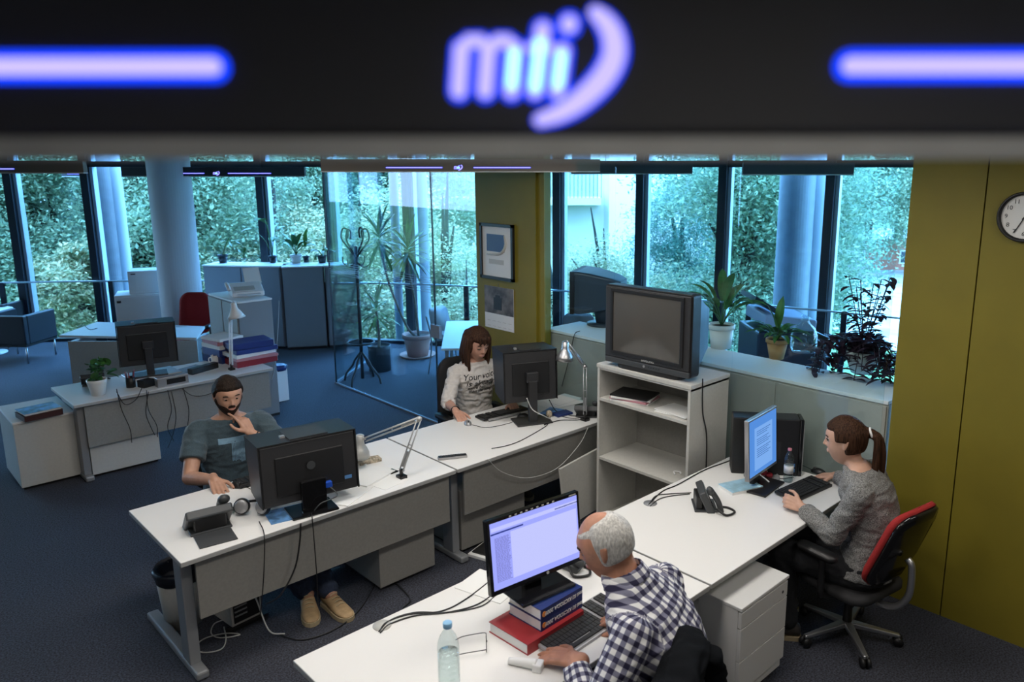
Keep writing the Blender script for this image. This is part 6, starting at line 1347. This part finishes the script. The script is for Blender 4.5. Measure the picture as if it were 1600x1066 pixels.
# plants on the cupboard behind the glass
def onlow(px, py): q = W(px, py, LH); return V((q.x, q.y, LH))
plant('peace lily with broad dark leaves in a white plastic pot behind the television', 'plant', onlow(1126, 543), .105, .20, 'pot_white', rosette(15, .29, .085, 1.0, .9, 11, stalk=.18), 'leaf_green', potb=.8)
plant('small fern like plant in a tan clay pot behind the glass', 'plant', onlow(1213, 560), .085, .16, 'pot_tan', lambda lb, sb, z: (rosette(26, .20, .045, .7, .8, 12, stalk=.08)(lb, sb, z), rosette(2, .26, .08, 1.3, .1, 13, .1)(lb, sb, z)), 'leaf_green', potb=.65)
def trad(lb, sb, z):
    r = random.Random(21)
    for k in range(40):
        a = r.uniform(0, 6.28); rad = r.uniform(.12, .42)
        if k < 11: pts = [(0, 0, z), (.05*math.cos(a), .05*math.sin(a), z+.20), (.14*math.cos(a), .14*math.sin(a), z+r.uniform(.28, .56))]
        else: pts = [(0, 0, z), (rad*.4*math.cos(a), rad*.4*math.sin(a), z+.10), (rad*.9*math.cos(a), rad*.9*math.sin(a), z+r.uniform(-.1, .1)), (rad*1.05*math.cos(a), rad*1.05*math.sin(a), z-r.uniform(.05, .17))]
        C_ = crom(pts, 5); tube(sb, pts, .0035, 5, 3)
        for i, q in enumerate(C_[2:]):
            b = a+(1.4 if i % 2 else -1.4)+r.uniform(-.4, .4); leaf(lb, q, (math.cos(b), math.sin(b), r.uniform(-.1, .8)), r.uniform(.09, .13), .043, .6, 4)
plant('large trailing purple leaved plant in a shiny white bowl by the yellow wall', 'plant', onlow(1346, 582), .135, .17, 'pot_white', trad, 'leaf_purple', rim=False, potb=.55, stemm='leaf_purple')
# glass demijohn on the same cupboard
q = onlow(1243, 556); t = thing('glass_bottle', 'big round clear glass bottle behind the clay pot plant', 'bottle', (q.x+.16, q.y+.02, LH)); bm = new(); lathe(bm, [(0, .002), (.09, .002), (.105, .04), (.105, .14), (.085, .20), (.035, .25), (.03, .30), (.034, .305), (.027, .305), (.026, .25), (.08, .195), (.1, .14), (.1, .04), (.085, .006), (0, .006)], n=30); put('glass_body', bm, 'glass_clear', t, True)
# ================================================================ OTHER FURNITURE
# bentwood coat stand
b = W(567, 597, 0); t = thing('coat_stand', 'black metal coat stand with curved hooks and ring foot left of the glass joint', 'coat stand', b)
up_ = lambda px, py: (atz(px, py, b)-b).z
zt = up_(563, 385); zr = up_(565, 535)
bm = new(); tube(bm, [(0, 0, .05), (0, 0, zt)], .022, 10, 1); put('pole', bm, 'black', t, True)
bm = new(); tube(bm, [(.17*math.cos(a*PI/12), .17*math.sin(a*PI/12), zr) for a in range(25)], .013, 8, 1); put('umbrella_ring', bm, 'black', t, True)
for k in range(4):
    a = PI/2*k+.5; c, s = math.cos(a), math.sin(a); bm = new(); tube(bm, [(0, 0, zr-.12), (.10*c, .10*s, zr*.55), (.14*c, .14*s, .22), (.24*c, .24*s, .10), (.27*c, .27*s, .0)], .015, 8); put('leg', bm, 'black', t, True)
    bm = new(); tube(bm, [(0, 0, zt-.15), (.10*c, .10*s, zt-.03), (.20*c, .20*s, zt+.10), (.17*c, .17*s, zt+.22), (.10*c, .10*s, zt+.20), (.11*c, .11*s, zt+.10)], .012, 8); tube(bm, [(0, 0, zt-.20), (.10*c, .10*s, zt-.26), (.19*c, .19*s, zt-.22), (.20*c, .20*s, zt-.14)], .010, 8); put('hook', bm, 'black', t, True)
# armchairs and the white table at the far left
def armchair(label, loc, rz):
    t = thing('armchair', label, 'armchair', loc, rz)
    put('seat', bx(-.26, .26, -.28, .26, .28, .44), 'sofa_black', t, bevel=.02); put('backrest', bx(-.34, .34, .26, .34, .28, .70), 'sofa_black', t, bevel=.015)
    for s in (-1, 1): put('armrest', bx(*sorted((s*.26, s*.34)), -.30, .26, .28, .70), 'sofa_black', t, bevel=.015)
    put('underside', bx(-.33, .33, -.29, .33, .25, .28), 'black', t)
    for x in (-.30, .30):
        for y in (-.26, .30): bm = new(); cyl(bm, (x, y, 0), (x, y, .26), .013, n=10); put('leg', bm, 'alu', t, True)
    return t
q = W(62, 566, 0); armchair('black square armchair on thin metal legs at the far left, nearer one', (W(38, 560, 0).x, W(38, 560, 0).y, 0), 2.3)
armchair('black square armchair at the far left, behind the nearer one', (W(6, 536, 0).x, W(6, 536, 0).y-.1, 0), 2.3)
q = W(-30, 486, .66); t = thing('round_table', 'round white table cut by the left edge', 'table', (q.x, q.y, 0)); bm = new(); cyl(bm, (0, 0, .64), (0, 0, .665), .40, n=40); put('tabletop', bm, 'desk_white', t); bm = new(); cyl(bm, (0, 0, .02), (0, 0, .64), .03); put('pole', bm, 'alu', t, True)
bm = new(); lathe(bm, [(0, 0), (.26, 0), (.26, .012), (.04, .03), (0, .03)], n=36); put('foot', bm, 'white', t, True)
# tables and chairs on the window side, right of and behind the pillar
def visitor_chair(label, loc, rz, group=None):
    t = thing('visitor_chair', label, 'chair', loc, rz, group)
    T = Tr(0, -.21, .44) @ Rx(.18); bm = new(); pr = rrect(.44, .44, .09, 5)
    loft(bm, [[T @ V((x*(1-.12*max(0, z/.44)), y+.06*(x/.22)**2, z+.24)) for x, z in pr] for y in (.008, -.008)]); put('backrest', bm, 'cab_front', t, True)
    bm = new(); loft(bm, [[V((x, y, z)) for x, y in rrect(.45, .44, .07, 4)] for z in (.42, .455)]); put('seat', bm, 'sofa_black', t, True)
    for s in (-1, 1):
        bm = new(); tube(bm, [(s*.20, .17, .42), (s*.23, .24, 0)], .010, 8, 1); put('leg', bm, 'metal_grey', t, True)
        bm = new(); tube(bm, [(s*.21, -.28, .80), (s*.21, -.20, .44), (s*.23, -.26, 0)], .010, 8, 2); put('leg', bm, 'metal_grey', t, True)
    return t
q = W(728, 501, .74); tb_ = thing('table', 'white table on the window side behind the mustard pillar', 'table', (5.85, 7.45, 0), .9)
put('tabletop', bx(-.8, .8, -.4, .4, .715, .74), 'desk_white', tb_, bevel=.003)
for x in (-.74, .74):
    for y in (-.34, .34): put('leg', bx(x-.02, x+.02, y-.02, y+.02, 0, .715), 'metal_grey', tb_)
q = W(712, 500, .7); visitor_chair('grey curved backed chair left of the pillar at the window side table', (6.15, 8.35, 0), math.radians(200))
visitor_chair('grey chair with its back toward the glass, right of the pillar', (5.60, 6.10, 0), math.radians(-15))
visitor_chair('grey chair behind the window side table, left of the tube monitor', (6.9, 6.75, 0), math.radians(120))
# blue black copier behind the plants
q = W(1205, 560, .9); t = thing('copier', 'dark blue copier with slanted lid standing at the window behind the clay pot plant', 'copier', (6.85, 3.85, 0), math.radians(50)); t.scale = (1.1, 1.1, 1.2)
put('body', bx(-.28, .28, -.27, .27, .05, 1.02), mat('copier_blue', (.012, .02, .05), .4), t, bevel=.02); put('lid', xf(bx(-.27, .27, -.26, .22, 0, .10), Tr(0, 0, 1.04) @ Rx(.12)), mat('copier_top', (.30, .40, .62), .4), t, bevel=.02); put('control_panel', xf(bx(-.27, .27, -.14, 0, 0, .04), Tr(0, -.24, .98) @ Rx(.4)), 'black', t, bevel=.01)
put('paper_feed', xf(bx(-.2, .2, .0, .22, 0, .04), Tr(0, .10, 1.16) @ Rx(.5)), 'copier_blue', t); put('castor_base', bx(-.25, .25, -.24, .24, 0, .05), 'black', t)
# small things
p = W(166, 512, .74); cable('short black cable with plug lying on the angled desk', deskpts([(120, 512), (130, 508), (140, 515), (152, 513)]), .004)
p = W(419, 640, 0); t = thing('slim_bin', 'narrow white bin with dark liner standing beside the tall cupboard', 'bin', (p.x+.28, p.y+.25, 0)); put('body', bx(-.07, .07, -.07, .07, 0, .40), 'white', t, bevel=.01); bm = new(); lathe(bm, [(.0, .38), (.09, .38), (.10, .43), (.06, .45), (0, .42)], n=12); put('liner', bm, 'blue_book', t, True)
p = W(262, 590, DZ)
